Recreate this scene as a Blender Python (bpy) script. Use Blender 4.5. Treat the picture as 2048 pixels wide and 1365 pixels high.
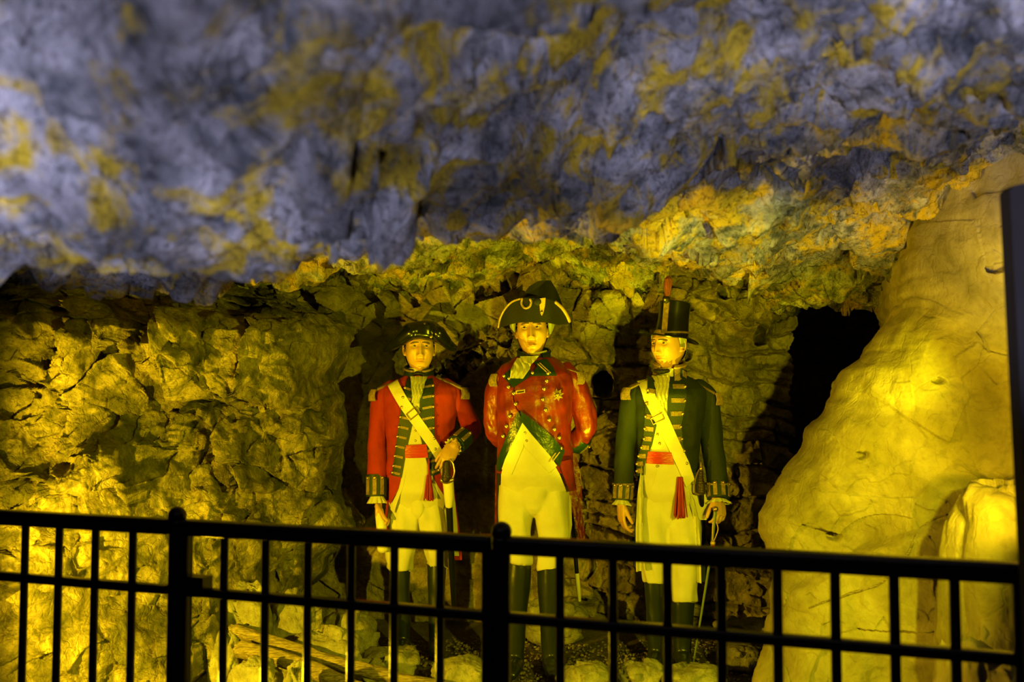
import bpy, bmesh, math, random
import numpy as np
from mathutils import Vector, Matrix

for _o in list(bpy.data.objects): bpy.data.objects.remove(_o)
SC = bpy.context.scene
COL = SC.collection
F = 1991.0                     # focal length in pixels of the 2048 px frame
CZ = 1.34                      # eye height
PITCH = math.atan(110.0 / F)

# ------------------------------------------------------------------ camera, world, lamps, exposure
cam_d = bpy.data.cameras.new('camera'); cam = bpy.data.objects.new('camera', cam_d); COL.objects.link(cam)
cam_d.sensor_width = 36; cam_d.lens = 36 * F / 2048
cam.location = (0, 0, CZ); cam.rotation_euler = (math.pi / 2 + PITCH, 0, 0)
cam_d.clip_start = 0.05; cam_d.clip_end = 60
cam_d.dof.use_dof = True; cam_d.dof.focus_distance = 5.0; cam_d.dof.aperture_fstop = 2.6
SC.camera = cam
SC.view_settings.view_transform = 'Standard'; SC.view_settings.look = 'None'
SC.view_settings.gamma = 1; SC.view_settings.exposure = 0.0
SC.view_settings.use_curve_mapping = False
SC.cycles.max_bounces = 4; SC.cycles.diffuse_bounces = 3; SC.cycles.glossy_bounces = 2; SC.cycles.transmission_bounces = 0
SC.cycles.caustics_reflective = False; SC.cycles.caustics_refractive = False; SC.cycles.adaptive_threshold = 0.06; SC.cycles.light_sampling_threshold = 0.03
w = bpy.data.worlds.new('cave_air'); SC.world = w; w.use_nodes = True
w.node_tree.nodes['Background'].inputs[0].default_value = (0.35, 0.25, 0.3, 1)
w.node_tree.nodes['Background'].inputs[1].default_value = 0.004

def spot(name, loc, target, color, energy, size, blend=0.5, radius=0.03):
    d = bpy.data.lights.new(name, 'SPOT'); d.color = color; d.energy = energy
    d.spot_size = math.radians(size); d.spot_blend = blend; d.shadow_soft_size = radius
    o = bpy.data.objects.new(name, d); COL.objects.link(o); o.location = loc
    o.rotation_euler = (Vector(target) - Vector(loc)).to_track_quat('-Z', 'Y').to_euler()
    return o
GOLD = (1.0, 0.66, 0.008); LEMON = (0.92, 0.85, 0.006)
spot('floodlight_gold', (-1.72, 3.10, 0.62), (0.7, 5.6, 1.02), GOLD, 270, 138, 0.4, 0.02)
spot('floodlight_lemon', (1.15, 2.08, 1.28), (0.0, 5.2, 0.78), LEMON, 240, 88, 0.6, 0.02)
spot('floodlight_wall', (-0.95, 2.95, 0.10), (-1.6, 4.3, 1.25), LEMON, 30, 105, 0.7)
spot('floodlight_low', (-1.12, 3.02, 0.44), (-0.1, 2.80, 0.62), GOLD, 24, 140, 0.5, 0.03)
spot('floodlight_boulder', (1.36, 2.62, 1.10), (1.72, 4.3, 1.50), GOLD, 75, 86, 0.7)
spot('roof_fill', (1.52, 3.00, 1.25), (1.44, 5.4, 1.80), LEMON, 85, 25, 0.7)  # added unseen spot that brightens the roof above the passage
spot('roof_fill', (1.50, 3.05, 1.25), (1.95, 3.9, 1.98), LEMON, 11, 50, 0.8)  # second added spot, carries the bright roof strip to the right edge
spot('ground_fill', (0.42, 3.95, 0.06), (0.50, 5.30, 2.06), LEMON, 250, 32, 0.6)  # unseen spot added to lift the rock over the figures' heads
spot('ground_fill', (-0.20, 3.95, 0.06), (-0.28, 5.30, 2.02), LEMON, 130, 30, 0.6)  # its weaker added twin, left of the middle figure
def upl(name, loc, elev, az, energy, size, blend):
    e, a = math.radians(elev), math.radians(az); L = Vector(loc)
    return spot(name, L, L + Vector((math.sin(a) * math.cos(e), math.cos(a) * math.cos(e), math.sin(e))), (0.62, 0.62, 1.0), energy * 1.3, size, blend, 0.08)
upl('blue_uplight', (-0.25, -0.40, 0.15), 56, -6, 190, 68, 0.4)
upl('blue_uplight', (-0.60, 0.30, 0.95), 29, -6, 55, 36, 0.5)  # this and the next two: extra unseen lamps added to even the blue ceiling
upl('blue_uplight', (0.55, 0.40, 0.95), 29, 8, 100, 36, 0.5)
upl('blue_uplight', (1.10, 0.20, 0.60), 34, 20, 95, 44, 0.5)

# ------------------------------------------------------------------ helpers
def at(px, py, Y):
    a = (682.5 - py) / F; dy = math.cos(PITCH) - a * math.sin(PITCH)
    k = Y / dy
    return Vector(((px - 1024) / F * k, Y, CZ + k * (math.sin(PITCH) + a * math.cos(PITCH))))

def tag(o, label=None, cat=None, group=None, kind=None):
    if label: o['label'] = label
    if cat: o['category'] = cat
    if group: o['group'] = group
    if kind: o['kind'] = kind
    return o

def empty(name, loc):
    o = bpy.data.objects.new(name, None); COL.objects.link(o); o.location = loc; o.empty_display_size = .1
    return o

def _h(ix, iy, iz, seed):
    n = (ix.astype(np.int64) * 374761393 + iy.astype(np.int64) * 668265263 + iz.astype(np.int64) * 2147483647 + seed * 1274126177) & 0xffffffff
    n = ((n ^ (n >> 13)) * 1274126177) & 0xffffffff
    n = ((n ^ (n >> 16)) * 2246822519) & 0xffffffff
    return ((n ^ (n >> 15)) & 0xffffff) / float(0xffffff)

def vnoise(x, y, z, seed=0):
    ix = np.floor(x); iy = np.floor(y); iz = np.floor(z)
    fx = x - ix; fy = y - iy; fz = z - iz
    fx = fx * fx * fx * (fx * (fx * 6 - 15) + 10); fy = fy * fy * fy * (fy * (fy * 6 - 15) + 10); fz = fz * fz * fz * (fz * (fz * 6 - 15) + 10)
    r = 0
    for a in (0, 1):
        for b in (0, 1):
            for c in (0, 1):
                r = r + _h(ix + a, iy + b, iz + c, seed) * (fx if a else 1 - fx) * (fy if b else 1 - fy) * (fz if c else 1 - fz)
    return r * 2 - 1

def fbm(P, scale, octaves=4, seed=0, gain=0.5):
    x, y, z = P[0] / scale, P[1] / scale, P[2] / scale
    r = 0; a = 1.0
    for k in range(octaves):
        r = r + a * vnoise(x + 17.3 * k, y - 9.1 * k, z + 4.7 * k, seed + k); a *= gain; x = x * 2.03; y = y * 2.03; z = z * 2.03
    return r

def ridged(P, scale, octaves=4, seed=0):
    x, y, z = P[0] / scale, P[1] / scale, P[2] / scale
    r = 0; a = 1.0
    for k in range(octaves):
        r = r + a * (1 - 2.2 * np.abs(vnoise(x + 7.3 * k, y, z - 3 * k, seed + k))); a *= .5; x = x * 2.07; y = y * 2.07; z = z * 2.07
    return r * .5

def facets(P, scale, seed=0, tilt=0.8, step=1.0):
    """chiselled look: every Worley cell is its own tilted plane"""
    x, y, z = P[0] / scale, P[1] / scale, P[2] / scale
    ix = np.floor(x); iy = np.floor(y); iz = np.floor(z)
    best = np.full(x.shape, 9.0); val = np.zeros(x.shape)
    for a in (-1, 0, 1):
        for b in (-1, 0, 1):
            for c in (-1, 0, 1):
                jx, jy, jz = ix + a, iy + b, iz + c
                dx = jx + _h(jx, jy, jz, seed) - x; dy = jy + _h(jx, jy, jz, seed + 1) - y; dz = jz + _h(jx, jy, jz, seed + 2) - z
                d = dx * dx + dy * dy + dz * dz
                v = step * (_h(jx, jy, jz, seed + 3) - .5) + tilt * ((_h(jx, jy, jz, seed + 4) - .5) * dx + (_h(jx, jy, jz, seed + 5) - .5) * dy + (_h(jx, jy, jz, seed + 6) - .5) * dz) * 2
                m = d < best; best = np.where(m, d, best); val = np.where(m, v, val)
    return val

def sstep(x, a, b):
    t = np.clip((x - a) / (b - a), 0, 1); return t * t * (3 - 2 * t)

def set_smooth(me, on=True):
    me.polygons.foreach_set('use_smooth', np.full(len(me.polygons), on)); me.update()

def grid_mesh(name, X, Y, Z, mat, flip=False, smooth=True):
    n, m = X.shape
    me = bpy.data.meshes.new(name)
    co = np.stack([X, Y, Z], -1).reshape(-1, 3).astype(np.float32)
    idx = np.arange(n * m).reshape(n, m)
    q = np.stack([idx[:-1, :-1], idx[:-1, 1:], idx[1:, 1:], idx[1:, :-1]], -1).reshape(-1, 4)
    if flip: q = q[:, ::-1]
    me.vertices.add(n * m); me.vertices.foreach_set('co', co.ravel())
    me.loops.add(q.size); me.loops.foreach_set('vertex_index', q.ravel().astype(np.int32))
    me.polygons.add(len(q)); me.polygons.foreach_set('loop_start', np.arange(0, q.size, 4, dtype=np.int32))
    me.update(calc_edges=True); me.validate()
    set_smooth(me, smooth)
    me.materials.append(mat)
    o = bpy.data.objects.new(name, me); COL.objects.link(o)
    return o

class M:
    """collects shapes, then build() links them as one mesh object"""
    def __init__(s): s.v = []; s.f = []
    def add(s, vs, fs):
        b = len(s.v); s.v += [tuple(v) for v in vs]; s.f += [tuple(b + i for i in f) for f in fs]; return s
    def tube(s, pts, rad, seg=12, wide=None, ratio=1.0, sub=1, round_caps=True):
        P = [Vector(p) for p in pts]
        if not hasattr(rad, '__len__'): rad = [rad] * len(P)
        R = list(rad)
        if sub > 1 and len(P) > 2:
            Q = []; S = []
            for i in range(len(P) - 1):
                p0 = P[max(i - 1, 0)]; p1 = P[i]; p2 = P[i + 1]; p3 = P[min(i + 2, len(P) - 1)]
                for k in range(sub):
                    t = k / sub
                    Q.append(.5 * ((2 * p1) + (p2 - p0) * t + (2 * p0 - 5 * p1 + 4 * p2 - p3) * t * t + (3 * p1 - p0 - 3 * p2 + p3) * t ** 3))
                    tt = t * t * (3 - 2 * t); S.append(R[i] * (1 - tt) + R[i + 1] * tt)
            Q.append(P[-1]); S.append(R[-1]); P, R = Q, S
        T = []
        for i in range(len(P)):
            T.append((P[min(i + 1, len(P) - 1)] - P[max(i - 1, 0)]).normalized())
        if wide is not None: u = Vector(wide)
        else: u = T[0].orthogonal()
        rings = []
        for i, p in enumerate(P):
            u = (u - T[i] * u.dot(T[i]))
            u = u.normalized() if u.length > 1e-6 else T[i].orthogonal().normalized()
            v = T[i].cross(u)
            rings.append((p, u.copy(), v, R[i], T[i]))
        if round_caps:
            a = rings[0]; b = rings[-1]; pre = []; post = []
            for k in (1, 2, 3):
                ang = k * math.pi / 8
                pre.insert(0, (a[0] - a[4] * a[3] * math.sin(ang) * .9, a[1], a[2], a[3] * math.cos(ang), a[4]))
                post.append((b[0] + b[4] * b[3] * math.sin(ang) * .9, b[1], b[2], b[3] * math.cos(ang), b[4]))
            rings = pre + rings + post
        vs = []; fs = []
        for (p, u, v, r, t) in rings:
            for k in range(seg):
                th = 2 * math.pi * k / seg
                vs.append(p + u * (r * ratio * math.cos(th)) + v * (r * math.sin(th)))
        n = len(rings)
        for i in range(n - 1):
            for k in range(seg):
                k2 = (k + 1) % seg
                fs.append((i * seg + k, i * seg + k2, (i + 1) * seg + k2, (i + 1) * seg + k))
        fs.append(tuple(range(seg))[::-1]); fs.append(tuple((n - 1) * seg + k for k in range(seg)))
        return s.add(vs, fs)
    def ball(s, c, r, nu=16, nv=10, rot=None):
        if not hasattr(r, '__len__'): r = (r, r, r)
        c = Vector(c); vs = []; fs = []
        for j in range(1, nv):
            ph = math.pi * j / nv
            for i in range(nu):
                th = 2 * math.pi * i / nu
                p = Vector((r[0] * math.sin(ph) * math.cos(th), r[1] * math.sin(ph) * math.sin(th), r[2] * math.cos(ph)))
                vs.append(c + (rot @ p if rot else p))
        top = Vector((0, 0, r[2])); t = len(vs); vs.append(c + (rot @ top if rot else top)); vs.append(c - (rot @ top if rot else top))
        for j in range(nv - 2):
            for i in range(nu):
                i2 = (i + 1) % nu; fs.append((j * nu + i, (j + 1) * nu + i, (j + 1) * nu + i2, j * nu + i2))
        for i in range(nu):
            i2 = (i + 1) % nu; fs.append((t, i, i2)); fs.append((t + 1, (nv - 2) * nu + i2, (nv - 2) * nu + i))
        return s.add(vs, fs)
    def box(s, c, size, rot=None):
        c = Vector(c); vs = []
        for x in (-.5, .5):
            for y in (-.5, .5):
                for z in (-.5, .5):
                    p = Vector((x * size[0], y * size[1], z * size[2])); vs.append(c + (rot @ p if rot else p))
        return s.add(vs, [(0, 1, 3, 2), (4, 6, 7, 5), (0, 4, 5, 1), (2, 3, 7, 6), (0, 2, 6, 4), (1, 5, 7, 3)])
    def rings(s, rows, closed_ends=True):
        """rows: list of lists of points, same count, each a closed ring"""
        n = len(rows); m = len(rows[0]); vs = [p for r in rows for p in r]; fs = []
        for i in range(n - 1):
            for k in range(m):
                k2 = (k + 1) % m; fs.append((i * m + k, i * m + k2, (i + 1) * m + k2, (i + 1) * m + k))
        if closed_ends: fs.append(tuple(range(m))[::-1]); fs.append(tuple((n - 1) * m + k for k in range(m)))
        return s.add(vs, fs)
    def strip(s, A, B, yf, t=.004, na=24, nb=6, wob=0.0, seed=0):
        """a thick patch between two edges given as (x, z), laid on the surface y = yf(x, z)"""
        def res(Q, n):
            Q = [Vector((q[0], q[1])) for q in Q]; L = [0]
            for i in range(1, len(Q)): L.append(L[-1] + (Q[i] - Q[i - 1]).length)
            o = []
            for k in range(n + 1):
                d = L[-1] * k / n; i = 0
                while i < len(Q) - 2 and L[i + 1] < d: i += 1
                f = (d - L[i]) / max(L[i + 1] - L[i], 1e-9); o.append(Q[i].lerp(Q[i + 1], min(max(f, 0), 1)))
            return o
        a = res(A, na); b = res(B, na); rnd = random.Random(seed)
        fr = []; bk = []
        for i in range(na + 1):
            for j in range(nb + 1):
                p = a[i].lerp(b[i], j / nb); y = yf(p[0], p[1])
                e = wob * (math.sin(i * 1.7 + j * 2.1 + seed) + rnd.uniform(-.5, .5)) if wob else 0
                fr.append(Vector((p[0], y - t + e, p[1]))); bk.append(Vector((p[0], y + .001, p[1])))
        w_ = nb + 1; N = len(fr); fs = []
        for i in range(na):
            for j in range(nb):
                q = (i * w_ + j, i * w_ + j + 1, (i + 1) * w_ + j + 1, (i + 1) * w_ + j)
                fs.append(q); fs.append(tuple(N + k for k in q[::-1]))
        for i in range(na):
            for j in (0, nb):
                q = (i * w_ + j, (i + 1) * w_ + j, N + (i + 1) * w_ + j, N + i * w_ + j); fs.append(q)
        for j in range(nb):
            for i in (0, na):
                q = (i * w_ + j, i * w_ + j + 1, N + i * w_ + j + 1, N + i * w_ + j); fs.append(q)
        return s.add(fr + bk, fs)
    def mesh(s, name, recalc=True):
        me = bpy.data.meshes.new(name); me.from_pydata([tuple(v) for v in s.v], [], s.f)
        if recalc:
            bm = bmesh.new(); bm.from_mesh(me); bmesh.ops.recalc_face_normals(bm, faces=bm.faces); bm.to_mesh(me); bm.free()
        return me
    def build(s, name, mat, parent=None, smooth=True, sharp=40):
        me = s.mesh(name)
        if smooth:
            set_smooth(me)
            try: me.set_sharp_from_angle(angle=math.radians(sharp))
            except Exception: pass
        me.materials.append(mat)
        o = bpy.data.objects.new(name, me); COL.objects.link(o)
        if parent: o.parent = parent
        return o
    def fused(s, name, mat, parent=None, voxel=.004, smooth_it=3, disp=None, bevel=False):
        """one continuous closed surface out of overlapping closed shapes"""
        me = s.mesh(name); o = bpy.data.objects.new(name, me); COL.objects.link(o)
        r = o.modifiers.new('r', 'REMESH'); r.mode = 'VOXEL'; r.voxel_size = voxel
        if smooth_it:
            k = o.modifiers.new('s', 'SMOOTH'); k.factor = .5; k.iterations = smooth_it
        dg = bpy.context.evaluated_depsgraph_get(); dg.update()
        ev = o.evaluated_get(dg); nm = bpy.data.meshes.new_from_object(ev, depsgraph=dg)
        o.modifiers.clear(); o.data = nm; nm.name = name; bpy.data.meshes.remove(me)
        nm.materials.clear(); nm.materials.append(mat)
        if disp is not None:
            n = len(nm.vertices); co = np.empty(n * 3, np.float32); nm.vertices.foreach_get('co', co)
            no = np.empty(n * 3, np.float32); nm.vertices.foreach_get('normal', no)
            co = co.reshape(-1, 3).astype(float); no = no.reshape(-1, 3)
            d = disp(co.T[0], co.T[1], co.T[2]); co = co + no * d[:, None]
            nm.vertices.foreach_set('co', co.astype(np.float32).ravel()); nm.update()
        set_smooth(nm)
        if parent: o.parent = parent
        return o

# ------------------------------------------------------------------ materials
def nodes(name):
    m = bpy.data.materials.new(name); m.use_nodes = True; nt = m.node_tree
    return m, nt, nt.nodes['Principled BSDF']
def nn(nt, t, **k):
    n = nt.nodes.new(t)
    for a, b in k.items(): setattr(n, a, b)
    return n
def simple(name, col, rough=.6, metal=0, bump=0, bscale=300, col2=None, cscale=8, spec=.5, stretch=None):
    m, nt, b = nodes(name)
    b.inputs['Base Color'].default_value = (*col, 1); b.inputs['Roughness'].default_value = rough
    b.inputs['Metallic'].default_value = metal; b.inputs['Specular IOR Level'].default_value = spec
    tc = nn(nt, 'ShaderNodeTexCoord'); src = tc.outputs['Object']
    if stretch:
        mp = nn(nt, 'ShaderNodeMapping'); mp.inputs['Scale'].default_value = stretch; nt.links.new(src, mp.inputs[0]); src = mp.outputs[0]
    c2 = col2 or tuple(c * .7 for c in col)
    n = nn(nt, 'ShaderNodeTexNoise'); n.inputs['Scale'].default_value = cscale; n.inputs['Detail'].default_value = 5
    nt.links.new(src, n.inputs['Vector'])
    cr = nn(nt, 'ShaderNodeValToRGB'); cr.color_ramp.elements[0].position = .35; cr.color_ramp.elements[1].position = .65
    cr.color_ramp.elements[0].color = (*c2, 1); cr.color_ramp.elements[1].color = (*col, 1)
    nt.links.new(n.outputs['Fac'], cr.inputs[0]); nt.links.new(cr.outputs[0], b.inputs['Base Color'])
    if bump:
        n2 = nn(nt, 'ShaderNodeTexNoise'); n2.inputs['Scale'].default_value = bscale; n2.inputs['Detail'].default_value = 3
        nt.links.new(src, n2.inputs['Vector'])
        bp = nn(nt, 'ShaderNodeBump'); bp.inputs['Strength'].default_value = bump; bp.inputs['Distance'].default_value = .004
        nt.links.new(n2.outputs['Fac'], bp.inputs['Height']); nt.links.new(bp.outputs[0], b.inputs['Normal'])
    return m

def rock_mat(name, light, dark, tint, s1=1.6, s2=9, bumpd=.02, bs=14, tint_amt=.5, stretch=(1, 1, 1), rot=(0, 0, 0), speck=.35, rough=.85, big_lo=.5):
    m, nt, b = nodes(name); L = nt.links.new
    b.inputs['Roughness'].default_value = rough; b.inputs['Specular IOR Level'].default_value = .3
    tc = nn(nt, 'ShaderNodeTexCoord'); mp = nn(nt, 'ShaderNodeMapping'); mp.inputs['Scale'].default_value = stretch; mp.inputs['Rotation'].default_value = rot
    L(tc.outputs['Object'], mp.inputs[0]); V = mp.outputs[0]
    def noise(sc, det, dis=0, rgh=.6):
        n = nn(nt, 'ShaderNodeTexNoise'); n.inputs['Scale'].default_value = sc; n.inputs['Detail'].default_value = det
        n.inputs['Roughness'].default_value = rgh; n.inputs['Distortion'].default_value = dis; L(V, n.inputs['Vector']); return n.outputs['Fac']
    def ramp(src, a, bb, ca, cb):
        r = nn(nt, 'ShaderNodeValToRGB'); r.color_ramp.elements[0].position = a; r.color_ramp.elements[1].position = bb
        r.color_ramp.elements[0].color = (*ca, 1); r.color_ramp.elements[1].color = (*cb, 1); L(src, r.inputs[0]); return r.outputs[0]
    def mix(f, a, bb, mode='MIX'):
        x = nn(nt, 'ShaderNodeMix', data_type='RGBA', blend_type=mode)
        if isinstance(f, float): x.inputs[0].default_value = f
        else: L(f, x.inputs[0])
        L(a, x.inputs[6]); L(bb, x.inputs[7]); return x.outputs[2]
    base = ramp(noise(s2, 8, .6, .68), .36, .62, dark, light)
    rgb = nn(nt, 'ShaderNodeRGB'); rgb.outputs[0].default_value = (*tint, 1)
    tf = ramp(noise(s1 * 2.2, 7, .8, .65), .49, .58, (0, 0, 0), (tint_amt,) * 3)
    c = mix(tf, base, rgb.outputs[0])
    big = ramp(noise(s1, 5, .3), .36, .64, (big_lo,) * 3, (1.15,) * 3)
    c = mix(1.0, c, big, 'MULTIPLY')
    sp = ramp(noise(s2 * 5, 4, 0, .7), .36, .48, (1 - speck,) * 3, (1,) * 3)
    c = mix(1.0, c, sp, 'MULTIPLY')
    L(c, b.inputs['Base Color'])
    vo = nn(nt, 'ShaderNodeTexVoronoi', feature='DISTANCE_TO_EDGE'); vo.inputs['Scale'].default_value = bs * .8
    wv = nn(nt, 'ShaderNodeTexNoise'); wv.inputs['Scale'].default_value = bs * .6; wv.inputs['Detail'].default_value = 4; L(V, wv.inputs['Vector'])
    wm = nn(nt, 'ShaderNodeVectorMath', operation='MULTIPLY_ADD'); wm.inputs[1].default_value = (.25, .25, .25); L(wv.outputs['Color'], wm.inputs[0]); L(V, wm.inputs[2]); L(wm.outputs[0], vo.inputs['Vector'])
    cr = nn(nt, 'ShaderNodeMapRange'); cr.inputs[2].default_value = .06; L(vo.outputs['Distance'], cr.inputs[0]); 
    n1 = noise(bs, 9, .5, .7); n3 = noise(bs * 6, 4, 0, .6)
    s_ = nn(nt, 'ShaderNodeMath', operation='MULTIPLY_ADD'); s_.inputs[1].default_value = .25; L(n3, s_.inputs[0]); L(n1, s_.inputs[2])
    s2_ = nn(nt, 'ShaderNodeMath', operation='MULTIPLY_ADD'); s2_.inputs[1].default_value = .12; L(cr.outputs[0], s2_.inputs[0]); L(s_.outputs[0], s2_.inputs[2])
    bp = nn(nt, 'ShaderNodeBump'); bp.inputs['Strength'].default_value = 1; bp.inputs['Distance'].default_value = bumpd
    L(s2_.outputs[0], bp.inputs['Height']); L(bp.outputs[0], b.inputs['Normal'])
    return m

R_CEIL = rock_mat('ceiling_limestone', (.58, .56, .54), (.10, .11, .11), (.66, .47, .02), 3.2, 11, .045, 11, 1.0, (1, .55, 1), (0, 0, -.5), .6, big_lo=.28)
R_LEFT = rock_mat('left_wall_limestone', (.54, .45, .26), (.12, .110, .040), (.10, .10, .03), 1.8, 8, .035, 12, .75, big_lo=.4)
R_BACK = rock_mat('back_wall_limestone', (.50, .41, .22), (.24, .19, .09), (.20, .19, .06), 2.2, 7, .02, 14, .5)
R_RIGHT = rock_mat('smooth_limestone', (.42, .36, .24), (.30, .25, .14), (.24, .20, .07), 1.2, 5, .010, 10, .5, speck=.15)
R_STONE = rock_mat('loose_limestone', (.42, .40, .33), (.24, .22, .15), (.22, .20, .10), 3, 12, .01, 20, .4, speck=.2)
R_FLOOR = rock_mat('gravel_bed', (.26, .21, .13), (.12, .095, .06), (.14, .11, .05), 2, 60, .02, 70, .3, speck=.4)
BLACK = simple('black_fence_paint', (.012, .010, .013), .22, 0, .15, 90, (.008, .007, .008), 30)
DARKPOST = simple('dark_brown_board', (.016, .012, .010), .8, 0, .1, 60)
WOOD = simple('weathered_wood', (.34, .27, .16), .85, 0, 1.0, 40, (.10, .075, .04), 18, stretch=(1, 12, 12))
SKIN = simple('painted_wax_skin', (.58, .34, .16), .42, 0, .05, 120, (.50, .27, .12), 14)
LIP = simple('painted_lips', (.50, .22, .10), .4)
EYEW = simple('eye_white', (.55, .50, .38), .25)
IRIS = simple('dark_iris', (.03, .022, .012), .2)
BROW = simple('dark_brow', (.10, .06, .03), .8)
HAIR_D = simple('dark_hair', (.018, .012, .008), .5, 0, .6, 60, stretch=(1, 1, .1))
HAIR_G = simple('grey_hair', (.34, .34, .22), .6, 0, .8, 60, (.20, .21, .12), 40, stretch=(1, 1, .15))
RED1 = simple('red_wool', (.36, .016, .006), .85, 0, .5, 420, (.29, .013, .005), 20)
RED2 = simple('varnished_red_cloth', (.21, .014, .005), .38, 0, .8, 32, (.13, .010, .004), 16)
GREENC = simple('dark_green_wool', (.009, .018, .007), .75, 0, .5, 350, (.007, .014, .006), 16)
GREENF = simple('green_black_facing', (.009, .024, .011), .55, 0, .4, 200)
GREENG = simple('glossy_green_facing', (.012, .034, .014), .3, 0, .7, 40)
CREAM = simple('cream_breeches_cloth', (.60, .57, .40), .8, 0, .35, 260, (.52, .48, .31), 9)
LINEN = simple('cream_linen', (.66, .62, .40), .75, 0, .5, 120)
LEATHERW = simple('whitened_leather', (.70, .66, .42), .5, 0, .3, 80, (.62, .56, .30), 12)
LACE = simple('tarnished_gold_lace', (.34, .23, .09), .5, .25, .8, 220, (.20, .13, .05), 60)
GOLDM = simple('gold_braid', (.62, .42, .12), .4, .4, .5, 200)
BRASS = simple('brass', (.55, .38, .12), .3, .85)
SASH = simple('crimson_silk', (.50, .018, .012), .35, 0, .6, 60, (.36, .012, .010), 30, stretch=(.3, .3, 3))
TASS = simple('crimson_tassel_cord', (.40, .02, .012), .7, 0, 1, 90, (.22, .01, .008), 50, stretch=(3, 3, .2))
LACQ = simple('black_lacquer_hat', (.006, .007, .005), .22, 0, .12, 18, spec=.6)
FELT = simple('black_felt', (.009, .009, .006), .75, 0, .5, 200)
BOOT = simple('black_green_boot_leather', (.018, .024, .012), .3, 0, .4, 14)
BOOTD = simple('black_boot_leather', (.012, .011, .009), .45, 0, .3, 30)
HORN = simple('dark_horn_grip', (.035, .022, .012), .25, 0, .6, 60, stretch=(1, 1, 8))
BLK = simple('black_silk_stock', (.010, .010, .012), .6)
STEEL = simple('old_steel', (.24, .25, .16), .35, .8)
PLUME = simple('dull_red_plume', (.26, .055, .03), .9, 0, 1, 90, (.12, .03, .02), 60, stretch=(3, 3, .3))

# ------------------------------------------------------------------ the cave
def interp_table(xs, ys, T, X, Y):
    xs = np.array(xs, float); ys = np.array(ys, float); T = np.array(T, float)
    fx = np.interp(X, xs, np.arange(len(xs))); fy = np.interp(Y, ys, np.arange(len(ys)))
    ix = np.clip(fx.astype(int), 0, len(xs) - 2); iy = np.clip(fy.astype(int), 0, len(ys) - 2)
    tx = fx - ix; ty = fy - iy; tx = tx * tx * (3 - 2 * tx); ty = ty * ty * (3 - 2 * ty)
    return (T[iy, ix] * (1 - tx) + T[iy, ix + 1] * tx) * (1 - ty) + (T[iy + 1, ix] * (1 - tx) + T[iy + 1, ix + 1] * tx) * ty

def smooth_axis(n, lo, hi):
    return np.linspace(lo, hi, n)

# ceiling: a rock roof that slopes up to the right and comes down again at the back
CX = [-3, -1.5, -.7, 0, .7, 1.5, 3]; CY = [-1.6, .4, 1.5, 2.9, 3.6, 4.3, 5.2, 6.2, 8]
CT = [[1.50, 1.50, 1.66, 1.76, 1.88, 2.05, 2.3],
      [1.50, 1.52, 1.66, 1.76, 1.90, 2.08, 2.3],
      [1.52, 1.56, 1.70, 1.83, 1.95, 2.12, 2.3],
      [1.66, 1.68, 1.76, 1.88, 1.97, 2.10, 2.2],
      [1.98, 1.95, 1.90, 1.93, 1.98, 2.04, 2.1],
      [2.05, 2.02, 1.96, 1.97, 1.95, 1.98, 2.0],
      [1.98, 1.98, 1.97, 1.93, 1.90, 1.85, 1.9],
      [1.85, 1.85, 1.80, 1.78, 1.84, 1.90, 2.0],
      [1.85, 1.85, 1.80, 1.78, 1.90, 2.05, 2.1]]
def ceiling_base(X, Y):
    return interp_table(CX, CY, CT, X, Y)
xs = np.linspace(-2.9, 2.9, 760); t = np.linspace(0, 1, 1000); ys = -1.6 + 9.4 * (.25 * t + .75 * t ** 1.15)
X, Y = np.meshgrid(xs, ys)
Z = ceiling_base(X, Y)
c_, s_ = math.cos(.55), math.sin(.55)
U = X * c_ + Y * s_ * 0.5; Vv = -X * s_ + Y * c_
P = (U, Vv * .75, Z * 1.0)
near = sstep(Y, 2.0, 5.0)
D = .095 * fbm(P, .75, 3, 3) + .065 * ridged(P, .42, 4, 11) + .040 * facets((U, Vv * .7, Z), .26, 5) + .022 * facets((U, Vv, Z), .10, 8) + .012 * fbm(P, .06, 4, 21)
D = D * (1.6 - .6 * near) + near * (.085 * facets((X, Y, Z), .42, 31, 1.2) + .02 * facets((X, Y, Z), .16, 41))
# keep the big steps in the roof (diagonal strata)
st = np.sin((X * .9 - Y * .55 + .25 * fbm(P, 1.0, 2, 77)) * 5.2); D = D + .030 * np.sign(st) * np.abs(st) ** .6 * (1 - near)
clear = sstep(np.hypot(X, Y), .15, .6)
Z = Z + D * clear
Z = Z + .06 * np.exp(-((X - .12) ** 2 + (Y - 5.0) ** 2) / .09) + .08 * np.exp(-((X - .76) ** 2 + (Y - 5.05) ** 2) / .06)
tag(grid_mesh('ceiling', X + .02 * fbm((X, Y, Z), .15, 2, 9), Y + .03 * fbm((X, Y, Z), .15, 2, 13), Z, R_CEIL, flip=False), kind='structure')

def rock_wall(name, x0, x1, z0, z1, nx, nz, yf, mat, warp=.02):
    X, Z = np.meshgrid(np.linspace(x0, x1, nx), np.linspace(z0, z1, nz))
    r = yf(X, Z); X, Y = r if isinstance(r, tuple) else (X, r)
    W = fbm((X, Y, Z), .12, 2, 51) * warp; W2 = fbm((X, Y, Z), .12, 2, 61) * warp
    return tag(grid_mesh(name, X + W, Y, Z + W2, mat, flip=True), kind='structure')

def edge_curve(pts, Yw):
    q = sorted([(at(px, py, Yw).z, at(px, py, Yw).x) for px, py in pts]); return np.array([a for a, b in q]), np.array([b for a, b in q])

def gb(X, Z, px, py, Yw, rx, rz, amp, p=2):
    c = at(px, py, Yw); return amp * np.exp(-(np.abs((X - c.x) / rx) ** p + np.abs((Z - c.z) / rz) ** p))

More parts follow.
